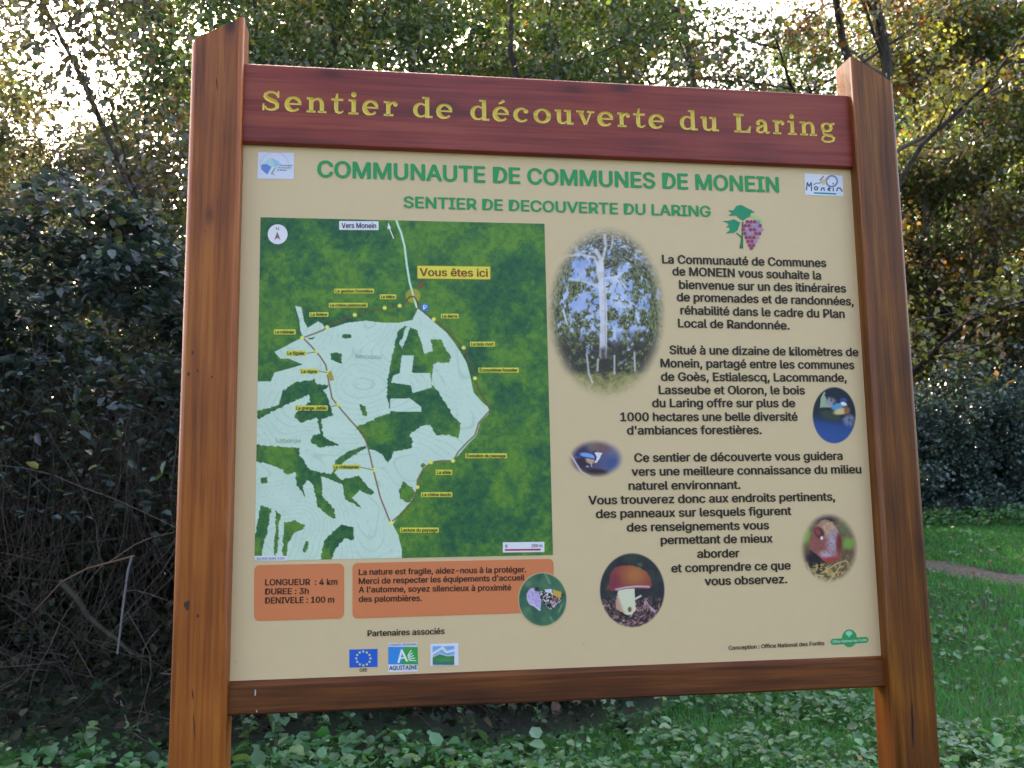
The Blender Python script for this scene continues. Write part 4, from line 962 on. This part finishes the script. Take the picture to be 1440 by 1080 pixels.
tag(link_mesh('ground', me, m), kind='structure')

# footpath of trodden earth on the right
pp = [G(1120, 16.4), G(1200, 15.2), G(1260, 14.3), G(1320, 13.5), G(1385, 12.8), G(1445, 12.3), G(1530, 11.9), G(1640, 11.7), G(1800, 11.6)]
pp = np.array(pp); t = np.linspace(0, len(pp) - 1, 120); P = np.stack([np.interp(t, np.arange(len(pp)), pp[:, k]) for k in range(2)], 1)
d = np.gradient(P, axis=0); d /= np.linalg.norm(d, axis=1)[:, None]; nr = np.stack([-d[:, 1], d[:, 0]], 1); V = []; nw = 7
for s in np.linspace(-1, 1, nw):
    w_ = .50 + .10 * np.sin(t * 3.1) + .05 * np.sin(t * 7.7 + s); q = P + nr * (w_ * s)[:, None]
    V.append(np.stack([q[:, 0], q[:, 1], ground_z(q[:, 0], q[:, 1]) + .012 - .012 * abs(s) ** 2], 1))
V = np.stack(V, 1).reshape(-1, 3); i, j = np.meshgrid(np.arange(nw - 1), np.arange(119)); a = (j * nw + i).ravel()
m, N, L = new_mat('trodden_earth'); out = N.new('ShaderNodeOutputMaterial'); b = N.new('ShaderNodeBsdfPrincipled'); tc = N.new('ShaderNodeTexCoord')
n2 = N.new('ShaderNodeTexNoise'); n2.inputs['Scale'].default_value = 22; n2.inputs['Detail'].default_value = 6; L.new(tc.outputs['Object'], n2.inputs['Vector'])
L.new(ramp(N, L, n2.outputs[0], [(0.35, (0.05, 0.038, 0.026)), (0.55, (0.12, 0.095, 0.07)), (0.72, (0.24, 0.20, 0.16))]), b.inputs['Base Color']); b.inputs['Roughness'].default_value = .9
bp = N.new('ShaderNodeBump'); bp.inputs['Distance'].default_value = 0.02; L.new(n2.outputs[0], bp.inputs['Height']); L.new(bp.outputs[0], b.inputs['Normal']); L.new(b.outputs[0], out.inputs[0])
tag(link_mesh('path', fast_mesh('path', V, np.stack([a, a + 1, a + 1 + nw, a + nw], 1), smooth=True), m), kind='structure')
PATH = P
def path_dist(x, y):
    dd = np.full(len(x), 1e9)
    for q in PATH[::3]: dd = np.minimum(dd, np.hypot(x - q[0], y - q[1]))
    return dd

# region helpers in (column, distance)
def col_of(x, y):
    v = np.stack([x - CAM[0], y - CAM[1]], 1); d = v @ HD; s = v @ HR; return 720 + s / d * FPX / math.cos(PITCH), d
def thicket_front(px):      # distance of the thicket's foot
    return np.interp(px, [-600, 0, 320, 700, 900, 1030, 1120, 1200, 1290, 1500, 1900], [5.9, 5.95, 5.9, 5.9, 6.6, 7.6, 11.0, 16.0, 20.5, 20.5, 19.5])

# grass: short blades, one clump-free mass
def scatter(n, d0, d1, p0, p1, r, dens=None):
    u = r.random(n); d = np.sqrt(d0 ** 2 + (d1 ** 2 - d0 ** 2) * u); px = r.uniform(p0, p1, n)
    t = (px - 720) / FPX * math.cos(PITCH); P = CAM[:2] + HD * d[:, None] + HR * (d * t)[:, None]; return P[:, 0], P[:, 1], px, d
def grass(n, d0, d1, p0, p1, h, w, seed):
    r = np.random.default_rng(seed); x, y, px, d = scatter(n, d0, d1, p0, p1, r)
    k = (d < thicket_front(px) + .15) & (path_dist(x, y) > .30 + .1 * r.random(len(x))) & (fbm(x, y, 1.6, 5, 3) + .25 * r.random(len(x)) + np.clip((px - 900) / 600, -.3, .25) > .42)
    x, y, px, d = x[k], y[k], px[k], d[k]; n = len(x); z = ground_z(x, y)
    hh = h * r.uniform(.5, 1.4, n) * (.6 + .9 * fbm(x, y, 2.2, 8, 3)); az = r.random(n) * 6.283; ln = r.normal(size=(n, 2)) * .45 * hh[:, None]
    B = np.stack([x, y, z], 1); wv = np.stack([np.cos(az), np.sin(az), az * 0], 1) * (w * r.uniform(.6, 1.3, n))[:, None]
    Mi = B + np.stack([ln[:, 0] * .35, ln[:, 1] * .35, hh * .6], 1); Tp = B + np.stack([ln[:, 0], ln[:, 1], hh], 1)
    V = np.stack([B - wv, B + wv, Mi + wv * .7, Mi - wv * .7, Tp], 1).reshape(-1, 3); i = np.arange(n)[:, None] * 5
    F = np.concatenate([i + [[0, 1, 2]], i + [[0, 2, 3]], i + [[3, 2, 4]]], 1).reshape(-1, 3)
    c_ = pick_colors(n, [((.05, .21, .05), 6), ((.07, .26, .055), 4), ((.11, .23, .06), 1.2), ((.2, .18, .08), .3)], r, None, .22)
    return V, F, np.repeat(c_, 5, axis=0)
parts = [grass(70000, 4.3, 9.0, 560, 1700, .055, .0028, 1), grass(16000, 4.3, 7.0, -300, 700, .07, .003, 2), grass(52000, 9.0, 21, 1120, 1750, .075, .0065, 3)]
V = np.vstack([p[0] for p in parts]); off = np.cumsum([0] + [len(p[0]) for p in parts[:-1]]); F = np.vstack([p[1] + o for p, o in zip(parts, off)])
g = link_mesh('grass', fast_mesh('grass', V, F, np.vstack([p[2] for p in parts])), M_GRASS); tag(g, 'short green grass around the sign and up the bank', 'grass', kind='stuff')

# low leafy ground cover
def cover(n, d0, d1, p0, p1, thr, seed, h=.12, size=.05, back=0.0):
    r = np.random.default_rng(seed); x, y, px, d = scatter(n, d0, d1, p0, p1, r)
    k = (fbm(x, y, 1.5, 15, 3) + .12 * r.normal(size=n) > thr) & (d < thicket_front(px) + back) & (path_dist(x, y) > .5); x, y = x[k], y[k]; n = len(x)
    C = np.stack([x, y, ground_z(x, y) + h * r.uniform(.25, 1.0, n) * (.5 + fbm(x, y, 3, 18, 2))], 1)
    return C, size * (.4 + 1.5 * r.random(n) ** 2)
A = [cover(11500, 4.4, 8.2, 640, 1255, .44, 31, .11, .046), cover(6500, 4.4, 6.3, 1255, 1750, .46, 30, .10, .05), cover(1800, 6.3, 9, 1255, 1750, .52, 29, .08, .04), cover(9000, 4.4, 7.0, -400, 760, .34, 32, .15, .058, -.1), cover(9000, 8.0, 20.5, 1150, 1750, .56, 33, .10, .06), cover(5000, 19, 20.6, 1200, 1750, .3, 34, .35, .08, .3)]
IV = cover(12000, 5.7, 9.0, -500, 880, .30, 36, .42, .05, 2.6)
C = np.vstack([a[0] for a in A]); sz = np.concatenate([a[1] for a in A]); r = np.random.default_rng(35)
me = leaf_mesh('ground_cover', C, sz, pick_colors(len(C), [((.07, .18, .07), 5), ((.09, .21, .09), 4), ((.05, .14, .045), 4), ((.14, .22, .09), 1.0)], r, None, .22), 1.6, 6, .40, 0, r)
tag(link_mesh('ground_cover', me, M_LEAFD), 'low broad-leaved weeds spread over the grass under the board', 'ground cover', kind='stuff')
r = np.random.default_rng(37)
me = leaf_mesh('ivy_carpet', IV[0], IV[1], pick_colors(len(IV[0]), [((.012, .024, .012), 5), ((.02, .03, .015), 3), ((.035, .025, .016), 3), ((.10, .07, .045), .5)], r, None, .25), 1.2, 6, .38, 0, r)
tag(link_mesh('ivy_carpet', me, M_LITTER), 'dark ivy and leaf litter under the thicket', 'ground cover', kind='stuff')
# dead leaves lying about
x, y, px, d = scatter(420, 4.5, 17, 500, 1700, np.random.default_rng(41)); k = d < thicket_front(px); x, y = x[k], y[k]
C = np.stack([x, y, ground_z(x, y) + .055], 1); r = np.random.default_rng(42)
me = leaf_mesh('fallen_leaves', C, .055 * r.uniform(.6, 1.4, len(C)), pick_colors(len(C), [((.36, .16, .05), 4), ((.30, .20, .10), 4), ((.20, .10, .05), 3)], r), 1.5, 6, .36, 0, r)
tag(link_mesh('fallen_leaves', me, M_LEAFD), 'scattered orange and tan dead leaves on the grass and path', 'fallen leaves', kind='stuff')

# single leafy plants standing in front of the thicket
def weed(seed, h, nl, size, pal):
    r = np.random.default_rng(seed); paths, C, D = [], [], []
    for s in range(3):
        a = r.random() * 6.28; tp = np.array([math.cos(a) * h * .3, math.sin(a) * h * .3, h * r.uniform(.7, 1)]); t = np.linspace(0, 1, 6)[:, None]
        P = np.array([0, 0, -.02]) * (1 - t) + tp * t + np.array([0, 0, 1]) * (t * (1 - t)) * .1; P[:, :2] *= t; paths.append((P, np.linspace(.004, .0015, 6)))
        for i in range(nl):
            u = (i + 1) / nl; q = P[min(int(u * 5), 4)] + (P[min(int(u * 5) + 1, 5)] - P[min(int(u * 5), 4)]) * (u * 5 % 1); C.append(q); D.append(size * (1.25 - .6 * u))
    V, F = tubes(paths, 4); st = fast_mesh('stem', V, F, np.tile([[.09, .12, .05]], (len(V), 1)))
    C = np.array(C); return st, leaf_mesh('foliage', C, np.array(D) * r.uniform(.8, 1.2, len(C)), pick_colors(len(C), pal, r, None, .12), 1.3, 6, .42, .1, r)
PALE = [((.13, .22, .10), 3), ((.10, .18, .09), 2), ((.17, .26, .10), 1)]
DEEP = [((.05, .12, .05), 3), ((.07, .15, .06), 2)]
WL = [(128, 5.75, .30, 6, .10, PALE, 'pale leafy weed with one tall upright leaf, left of the left post'), (60, 5.9, .24, 6, .07, DEEP, 'small dark green weed near the lower left corner'),
      (195, 5.9, .26, 7, .07, PALE, 'light green weed just left of the left post'), (20, 5.6, .2, 6, .07, PALE, 'low pale weed at the bottom left corner of the view'),
      (352, 5.8, .30, 7, .08, PALE, 'pale green nettle-like plant right beside the left post, below the panel'), (392, 5.75, .42, 8, .095, PALE, 'tallest pale green plant under the left end of the lower rail'),
      (445, 5.9, .27, 6, .07, PALE, 'bushy low weed next to the tallest pale plant'), (500, 6.0, .26, 6, .065, DEEP, 'deep green weed under the lower rail, third part of its length'), (560, 6.1, .2, 6, .065, PALE, 'small pale weed below the middle of the map'),
      (655, 6.1, .26, 6, .06, PALE, 'slim pale weed under the middle of the lower rail'), (750, 6.2, .24, 6, .06, DEEP, 'dark weed right of the middle under the lower rail'), (845, 6.4, .28, 7, .06, PALE, 'leafy pale plant against the dark thicket foot, right half of the rail'),
      (915, 6.6, .30, 7, .065, PALE, 'tall pale plant where the dark thicket foot ends'), (985, 6.7, .32, 7, .07, DEEP, 'blue-green leafy plant under the right part of the rail'), (1090, 6.2, .22, 7, .055, PALE, 'low pale plant left of the right post'), (1345, 5.8, .22, 7, .06, PALE, 'broad pale weed right of the right post')]
for i, (px, d, h, nl, s, pal, lb) in enumerate(WL):
    st, fo = weed(100 + i, h, nl, s, pal); put('leafy_plant', lb, 'plant', (st, fo), G(px, d), 0, 1, 'leafy plants at the foot of the thicket', ('stem', 'foliage'), (M_STEM, M_LEAFD))

# ================================================================== THICKET AND HEDGE
def shrub(seed, rx, ry, h, nleaf, size, pal, base=0.0, shape=4, lumps=70, up=.7, fill=.3, hollow=0.0, stems=26):
    """irregular mass of leafy lumps; leaves sit on the outside of the lumps"""
    r = np.random.default_rng(seed); u = r.normal(size=(lumps, 3)); u = unit(u); u[:, 2] = np.abs(u[:, 2]); rad = r.random(lumps) ** .4
    c = u * rad[:, None] * np.array([rx, ry, h - base]) * .86; c[:, 2] = base + np.clip(c[:, 2], .02, None); lr = r.uniform(.16, .34, lumps) * min(rx, ry, h) * .9
    k = r.integers(0, lumps, nleaf); v = unit(r.normal(size=(nleaf, 3))); q = np.where(r.random(nleaf) < fill, r.random(nleaf), r.uniform(.82, 1.12, nleaf))
    C = c[k] + v * (lr[k] * q)[:, None]; C[:, 2] = np.maximum(C[:, 2], .04 + .2 * r.random(nleaf))
    fo = leaf_mesh('foliage', C, size * r.uniform(.55, 1.3, nleaf), pick_colors(nleaf, pal, r, k, .25), up, shape, .36, .3, r)
    paths = []
    for i in range(stems):
        a = r.random() * 6.283; b0 = np.array([math.cos(a) * rx * .35 * r.random(), math.sin(a) * ry * .35 * r.random(), -.1]); e = c[r.integers(0, lumps)]; t = np.linspace(0, 1, 9)[:, None]
        P = b0 * (1 - t) + e * t + np.array([0, 0, .35 * h]) * t * (1 - t) + np.cumsum(r.normal(size=(9, 3)) * .03, 0); paths.append((P, np.linspace(.02, .006, 9) * r.uniform(.5, 1.2)))
    V, F = tubes(paths, 5); return fast_mesh('stems', V, F, smooth=True), fo
DK = [((.020, .042, .020), 5), ((.035, .060, .028), 4), ((.05, .07, .03), 2), ((.10, .10, .025), .5), ((.12, .06, .03), .4)]
MOUND = [((.07, .10, .10), 6), ((.11, .14, .14), 4), ((.03, .05, .045), 5), ((.09, .13, .04), 1.0), ((.22, .19, .05), .25)]
HG = [((.070, .105, .095), 5), ((.095, .135, .12), 4), ((.05, .08, .07), 4), ((.12, .15, .08), 1)]
DRY = [((.03, .035, .022), 5), ((.06, .045, .03), 3), ((.16, .11, .08), .8), ((.03, .06, .03), 3)]
# overhanging bramble mound on the left: leafy roof, dry stems below
def mound(seed, rx, ry, z0, z1, nleaf):
    r = np.random.default_rng(seed); lumps = 130; c = np.stack([r.uniform(-rx, rx, lumps), r.uniform(-ry, ry, lumps), z0 + (z1 - z0) * r.random(lumps) ** .9], 1)
    c[:, 2] += .25 * np.sin(c[:, 0] * 1.9 + 1) + .12 * np.sin(c[:, 0] * 5); lr = r.uniform(.12, .30, lumps); k = r.integers(0, lumps, nleaf); v = unit(r.normal(size=(nleaf, 3))); v[:, 2] = np.where(r.random(nleaf) < .6, np.abs(v[:, 2]), v[:, 2])
    C = c[k] + v * (lr[k] * r.uniform(.7, 1.2, nleaf))[:, None]
    n2 = nleaf // 7; C2 = np.stack([r.uniform(-rx, rx, n2), r.uniform(-ry, -ry * .2, n2), z0 - r.random(n2) ** 2 * 1.1], 1); C = np.vstack([C, C2])
    k = np.concatenate([k, r.integers(0, lumps, n2)])
    return leaf_mesh('foliage', C, .085 * r.uniform(.5, 1.3, len(C)), pick_colors(len(C), MOUND, r, k, .25), 1.5, 6, .30, .15, r)
def dry_stems(seed, n, rx, ry, z0, z1):
    r = np.random.default_rng(seed); paths = []; cols = []
    for i in range(n):
        a = np.array([r.uniform(-rx, rx), r.uniform(-ry, ry), z0 + r.random() * (z1 - z0)]); kind = r.random(); t = np.linspace(0, 1, 9)[:, None]
        if kind < .62: e = np.array([a[0] + r.normal() * .45, a[1] + r.normal() * .35, r.uniform(.15, 1.3)]); mid = np.array([r.normal() * .45, r.normal() * .3, r.uniform(-.2, .35)])
        else: e = a + np.array([r.normal() * 1.3, r.normal() * .4, -r.random() * 1.2]); a[2] -= r.random() * 1.3; e[2] = max(e[2] - .6, .1); mid = np.array([r.normal() * .3, r.normal() * .3, r.uniform(.1, .6)])
        P = a * (1 - t) + e * t + mid * 4 * t * (1 - t) * .55 + np.cumsum(r.normal(size=(9, 3)) * .012, 0); P[:, 2] = np.maximum(P[:, 2], .03); R = r.uniform(.0016, .0042)
        paths.append((P, np.linspace(R, R * .5, 9))); b_ = r.choice([.03, .055, .10, .22], p=[.42, .33, .21, .04]); cols.append(np.tile([[b_, b_ * .8, b_ * .68]], (27, 1)))
    V, F = tubes(paths, 3); return fast_mesh('dry_stems', V, F, np.vstack(cols))
g0 = G(95, 7.0)
o = empty('bramble_thicket', (g0[0], g0[1], 0)); tag(o, 'overgrown bramble thicket left of the board, leafy roof over hanging dry stems', 'bramble thicket'); o.rotation_euler = (0, 0, -.12); MOUND_ROOT = o
link_mesh('foliage', mound(51, 2.9, .9, 2.55, 3.4, 24000), M_HEDGE, o)
ds = link_mesh('dry_stems', dry_stems(52, 1100, 2.2, .55, 2.0, 2.9), M_STEM, o); ds['kind'] = 'stuff'
ds2 = link_mesh('dry_stems', dry_stems(53, 420, 2.4, .45, .55, 1.3), M_STEM, o); ds2['kind'] = 'stuff'; ds2.location = (0.1, -.45, -.35)
# a few thick dead branches
def limb(pts, r0, r1): return np.array(pts), np.linspace(r0, r1, len(pts))
def wpt(px, py, d): g_ = G(px, d); return (g_[0], g_[1], Zat(py, d, px))
for nm, lb, pts, r0, r1 in [('fallen_branch', 'mossy broken branch leaning in the dark of the left thicket', [(88, 815, 6.7), (112, 838, 6.65), (128, 862, 6.6), (150, 880, 6.6), (170, 893, 6.55), (190, 912, 6.5), (208, 918, 6.45)], .026, .010),
                            ('fallen_branch', 'pale bare hanging twig in the left thicket, nearly vertical', [(186, 780, 6.2), (181, 800, 6.2), (177, 840, 6.2), (171, 912, 6.2)], .009, .007),
                            ('fallen_branch', 'orange-brown bare rod slanting across the left thicket', [(52, 857, 6.3), (90, 815, 6.2), (125, 797, 6.2), (190, 780, 6.2)], .005, .007),
                            ('fallen_branch', 'thick dark branch sloping down through the middle of the left thicket', [(20, 560, 7.2), (70, 590, 7.2), (110, 610, 7.1), (160, 640, 7.0), (215, 700, 6.9)], .05, .028)]:
    V, F = tubes([limb([wpt(*q) for q in pts], r0, r1)], 6); c0 = V.mean(0); gz = 0
    cc = {'pale': (.17, .16, .165), 'orang': (.15, .085, .05)}.get(lb[:4] if lb[:4] == 'pale' else lb[:5], (.055, .05, .032))
    ob = link_mesh(nm, fast_mesh(nm, V, F, np.tile([cc], (len(V), 1)), smooth=True), M_STEM); tag(ob, lb, 'branch', 'dead branches caught in the thicket')

sh = {}
sh['a'] = shrub(61, 1.5, 1.0, 3.4, 15000, .085, DK, shape=4, lumps=90)
sh['b'] = shrub(62, 1.3, 0.9, 3.2, 13000, .08, DRY, shape=4, lumps=80)
sh['h1'] = shrub(63, 2.0, 1.5, 3.7, 26000, .085, HG, lumps=150, up=1.0)
sh['h2'] = shrub(64, 1.7, 1.4, 3.3, 22000, .085, HG, lumps=130, up=1.0)
SM = (M_BARK, M_LEAFD)
for px, d, k_, rt, sc, lb in [(-60, 9.0, 'a', 0, 1.0, 'dark evergreen shrub at the far left behind the hanging dry stems'), (110, 9.1, 'a', 2.1, 1.02, 'dark shrub filling the hollow behind the bramble roof'), (270, 8.9, 'a', 4.0, 1.05, 'dark shrub directly behind the left post'),
                              (40, 10.6, 'a', 3.0, 1.12, 'tall dark shrub closing the gap above the bramble roof, far left'), (205, 10.8, 'a', 5.0, 1.10, 'tall dark shrub closing the gap above the bramble roof, near the left post'), (-320, 7.6, 'a', 1.0, 1.05, 'dark shrub beyond the left edge of the thicket'),
                              (440, 7.3, 'b', .4, 1.0, 'thicket bush with withered leaves behind the map side of the board'), (640, 7.3, 'b', 2.2, 1.02, 'thicket bush with withered leaves behind the middle of the board'), (840, 7.7, 'b', 3.9, 1.0, 'withered bush behind the text side of the board, its foot seen below the rail'),
                              (1000, 9.8, 'a', 5.2, 1.0, 'dark bush behind the right part of the board'), (1110, 13.2, 'a', .7, 1.1, 'dark bush set back behind the right post'), (1190, 17.6, 'a', 1.9, 1.1, 'dark bush linking the thicket to the far hedge')]:
    put('thicket_bush', lb, 'bush', sh[k_], G(px, d), rt, sc, 'bushes of the thicket', ('stems', 'foliage'), SM)
for px, d, k_, rt, sc, lb in [(1275, 22.2, 'h2', 0.5, 1.2, 'blue-green hedge bush just right of the right post'), (1365, 22.4, 'h1', 1.4, 1.2, 'large blue-green hedge bush at the top of the bank'), (1455, 22.6, 'h2', 2.9, 1.4, 'tall blue-green hedge bush cut by the right edge'),
                              (1560, 22.6, 'h1', 4.4, 1.25, 'hedge bush beyond the right edge'), (1680, 22.0, 'h2', .2, 1.2, 'farthest hedge bush on the right')]:
    put('hedge_bush', lb, 'bush', sh[k_], G(px, d), rt, sc, 'bushes of the hedge on the bank', ('stems', 'foliage'), (M_BARK, M_HEDGE))

# ================================================================== TREES
YG = [((.065, .105, .025), 5), ((.10, .135, .03), 3), ((.04, .07, .022), 5), ((.17, .15, .035), .8), ((.18, .09, .03), .5)]
GRN = [((.045, .085, .025), 6), ((.07, .11, .03), 3), ((.13, .14, .035), 1.0), ((.03, .058, .022), 5), ((.16, .10, .03), .3)]
BRN = [((.20, .085, .03), 1.6), ((.19, .18, .035), 5), ((.13, .080, .035), 2.5), ((.19, .10, .03), 1.0), ((.08, .09, .03), 5), ((.055, .08, .03), 5), ((.08, .05, .03), 3)]
PUR = [((.06, .055, .04), 4), ((.10, .075, .045), 3), ((.06, .08, .035), 4), ((.13, .12, .04), 2)]
tr = {}
tr['n1'] = make_tree(201, 10.5, .10, .22, 2.5, 19000, .080, YG, limbs=20)
tr['n2'] = make_tree(202, 10.0, .09, .20, 2.4, 17000, .076, GRN, limbs=20)
tr['n3'] = make_tree(203, 9.8, .085, .22, 2.5, 19000, .090, PUR, limbs=18)
tr['b1'] = make_tree(204, 13.0, .19, .20, 4.2, 19000, .105, BRN, limbs=20, fork=.42, flatten=.5, sig=.2)
tr['m1'] = make_tree(205, 15.0, .16, .15, 3.4, 26000, .15, YG, limbs=22, sig=.3)
tr['m2'] = make_tree(206, 14.5, .17, .15, 3.4, 24000, .15, YG, limbs=22, sig=.3)
tr['m3'] = make_tree(211, 15.0, .16, .15, 3.4, 24000, .14, BRN, limbs=22, sig=.3)
tr['n4'] = make_tree(212, 11.0, .17, .35, 2.6, 13000, .08, GRN, limbs=18)
tr['f1'] = make_tree(207, 19.0, .22, .08, 4.6, 20000, .26, YG, limbs=24, sig=.45)
tr['f2'] = make_tree(208, 18.0, .22, .08, 4.6, 19000, .26, GRN, limbs=24, sig=.45)
tr['lean'] = make_tree(209, 7.0, .075, .35, 1.6, 4500, .08, PUR, lean=(-.42, 0), limbs=12)
tr['s1'] = make_tree(210, 9.0, .035, .35, .9, 2500, .08, GRN, limbs=12, sig=.15)
TM = (M_BARK, M_LEAF)
TL2 = [
 (62, 16.0, 'n3', .9, .80, 'brownish tree standing low under the bright sky gap'), (205, 16.5, 'n3', 3.6, .90, 'brownish tree right of the bright sky gap'), (40, 10.6, 'n3', 2.2, .60, 'low brownish tree just above the bramble roof, far left'), (190, 10.9, 'n3', 5.1, .58, 'low brownish tree just above the bramble roof, beside the left post'), (-330, 10.5, 'n3', .3, 1.0, 'purple-brown leaved tree beyond the upper left corner'), (-140, 11.5, 'n3', 1.9, 1.0, 'brownish tree at the left edge of the view'), (-135, 14.0, 'n3', 4.2, 1.0, 'brownish tree low in front of the bright gap of sky'),
 (350, 12.0, 'n2', 3.3, 1.0, 'green tree rising behind the left post'), (350, 14.5, 'n3', 5.4, .98, 'dull leaved tree between the sky gap and the left post'), (440, 11.5, 'n1', .8, 1.0, 'yellow-green tree over the left part of the title beam'), (590, 12.5, 'n2', 2.4, 1.03, 'green tree over the word découverte on the title beam'),
 (740, 11.8, 'n1', 3.9, 1.0, 'yellow-green tree over the middle of the title beam'), (880, 13.5, 'n1', 5.3, 1.0, 'yellow-green tree over the right part of the title beam'), (990, 14.5, 'n4', 1.1, 1.0, 'tree with a dark straight trunk seen above the words du Laring'),
 (1262, 14.0, 'b1', 3.6, 1.0, 'dark forked tree rising behind the top of the right post'), (1320, 25.0, 'm3', 1.2, 1.05, 'gold and brown-leaved tree right of the right post'), (1440, 24.2, 'm3', 4.9, 1.05, 'brown-leaved tree overhanging the upper right corner'), (1640, 24, 'm3', 0.2, 1.0, 'brown-leaved tree beyond the right edge'),
 (-420, 19.0, 'm2', .5, 1.0, 'olive-leaved tree of the second row, far left'), (-160, 20, 'm1', 2.5, .95, 'yellowish tree of the second row behind the left edge'), (395, 19.5, 'm1', 1.0, 1.0, 'tall yellowish tree of the second row behind the left post'), (520, 20.5, 'm2', 4.0, .98, 'olive-leaved tree of the second row above the words Sentier de'),
 (700, 19.0, 'm1', 5.1, 1.0, 'tall yellowish tree of the second row above the middle of the board'), (860, 21.0, 'm2', 2.9, .93, 'olive-leaved tree of the second row above the words découverte du'), (1060, 22.0, 'm1', .2, .78, 'yellowish tree of the second row above the word Laring'), (1150, 24.0, 'm2', 1.6, .80, 'olive-leaved tree of the second row left of the right post top'),
 (1330, 27.5, 'm1', 3.0, 1.0, 'sunlit yellow tree behind the hedge, close to the right post'), (1425, 28.5, 'm1', 4.4, .98, 'sunlit yellow tree behind the hedge at the right edge'), (1540, 27.0, 'm2', 5.7, 1.0, 'olive-leaved tree behind the hedge beyond the right edge'), (1380, 33.0, 'm2', 0.9, 1.05, 'olive-leaved tree deeper in the wood behind the hedge'),
 (441, 8.6, 'lean', 0.0, 1.0, 'slim tree leaning left against the bright gap of sky'),
 (252, 10.8, 's1', 1.0, 1.0, 'very thin upright sapling close to the left post'), (188, 11.6, 's1', 2.6, .95, 'thin sapling left of the leaning tree'), (520, 10.6, 's1', 3.0, 1.0, 'thin dark sapling above the word Sentier'), (545, 11.0, 's1', 4.4, 1.05, 'thin sapling above the word de'), (770, 10.8, 's1', 5.0, 1.0, 'thin sapling above the middle of the title beam'),
 (1302, 25.0, 's1', .8, 1.7, 'upright dark trunk just right of the right post top'), (1392, 25.5, 's1', 2.0, 1.75, 'upright dark trunk near the upper right corner'), (1322, 26.0, 's1', .4, 1.3, 'thin bare trunk behind the hedge nearest the right post'), (1350, 27.0, 's1', 1.4, 1.35, 'second thin trunk behind the hedge'), (1385, 26.0, 's1', 2.4, 1.3, 'third thin trunk behind the hedge'), (1418, 28.0, 's1', 3.4, 1.4, 'thin trunk behind the hedge by the right edge')]
for px, d, k_, rt, sc, lb in TL2: put('tree', lb, 'tree', tr[k_], G(px, d), rt, sc, 'trees of the wood', mats=TM)
for i, (x_, y_) in enumerate([(-11, -14), (-6, -17), (-1, -15.5), (4.5, -16.5), (9.5, -14), (14, -9), (-15, -8)]):  # unseen trees, added to cut low sky light and darken reflections on the sign
    put('tree', ['unseen clearing tree added to dim the frontal light, %s' % w_ for w_ in ('behind the viewer, far left', 'behind the viewer, left', 'straight behind the viewer', 'behind the viewer, right', 'behind the viewer, far right', 'well to the right of the viewer', 'well to the left of the viewer')][i], 'tree', tr['m2'], (x_, y_, 0), i * 1.1, .8, 'unseen trees added around the clearing', mats=TM)
FT = ['left of the sky gap', 'under the sky gap', 'right of the sky gap', 'behind the left post', 'behind the word Sentier', 'behind the first de of the title', 'behind the word découverte', 'behind the middle of the board', 'behind the word du', 'behind the word Laring', 'behind the right post top', 'right of the right post', 'behind the hedge', 'behind the right edge']
for i, px in enumerate(np.linspace(-260, 1640, 14)):
    if i in (2, 3): sc = .58
    elif i in (8, 9, 10): sc = .66
    else: sc = .95
    d = 34 + 5 * math.sin(i * 2.4)
    put('tree', 'distant tall tree of the last row, ' + FT[i], 'tree', tr['f1' if i % 2 else 'f2'], G(px, d), i * 1.3, sc, 'distant trees', mats=TM)
# a far belt of wood that reads as one mass
r = np.random.default_rng(77); n = 42000; th = r.uniform(-1.0, 1.15, n); dd = r.uniform(48, 66, n); zz = r.random(n) ** 1.1 * 15
C = np.stack([CAM[0] + dd * np.sin(th + YAW), CAM[1] + dd * np.cos(th + YAW), zz], 1); C[:, 2] *= .75 + .25 * np.sin(th * 17) + .1 * np.sin(th * 41); C[:, 2] += 1.38
me = leaf_mesh('far_wood', C, .62 * r.uniform(.5, 1.2, n), pick_colors(n, GRN, r, None, .3), .4, 4, .4, .2, r)
tag(link_mesh('far_wood', me, M_LEAF), 'far wood closing the view behind the last trees', 'wood', kind='stuff')
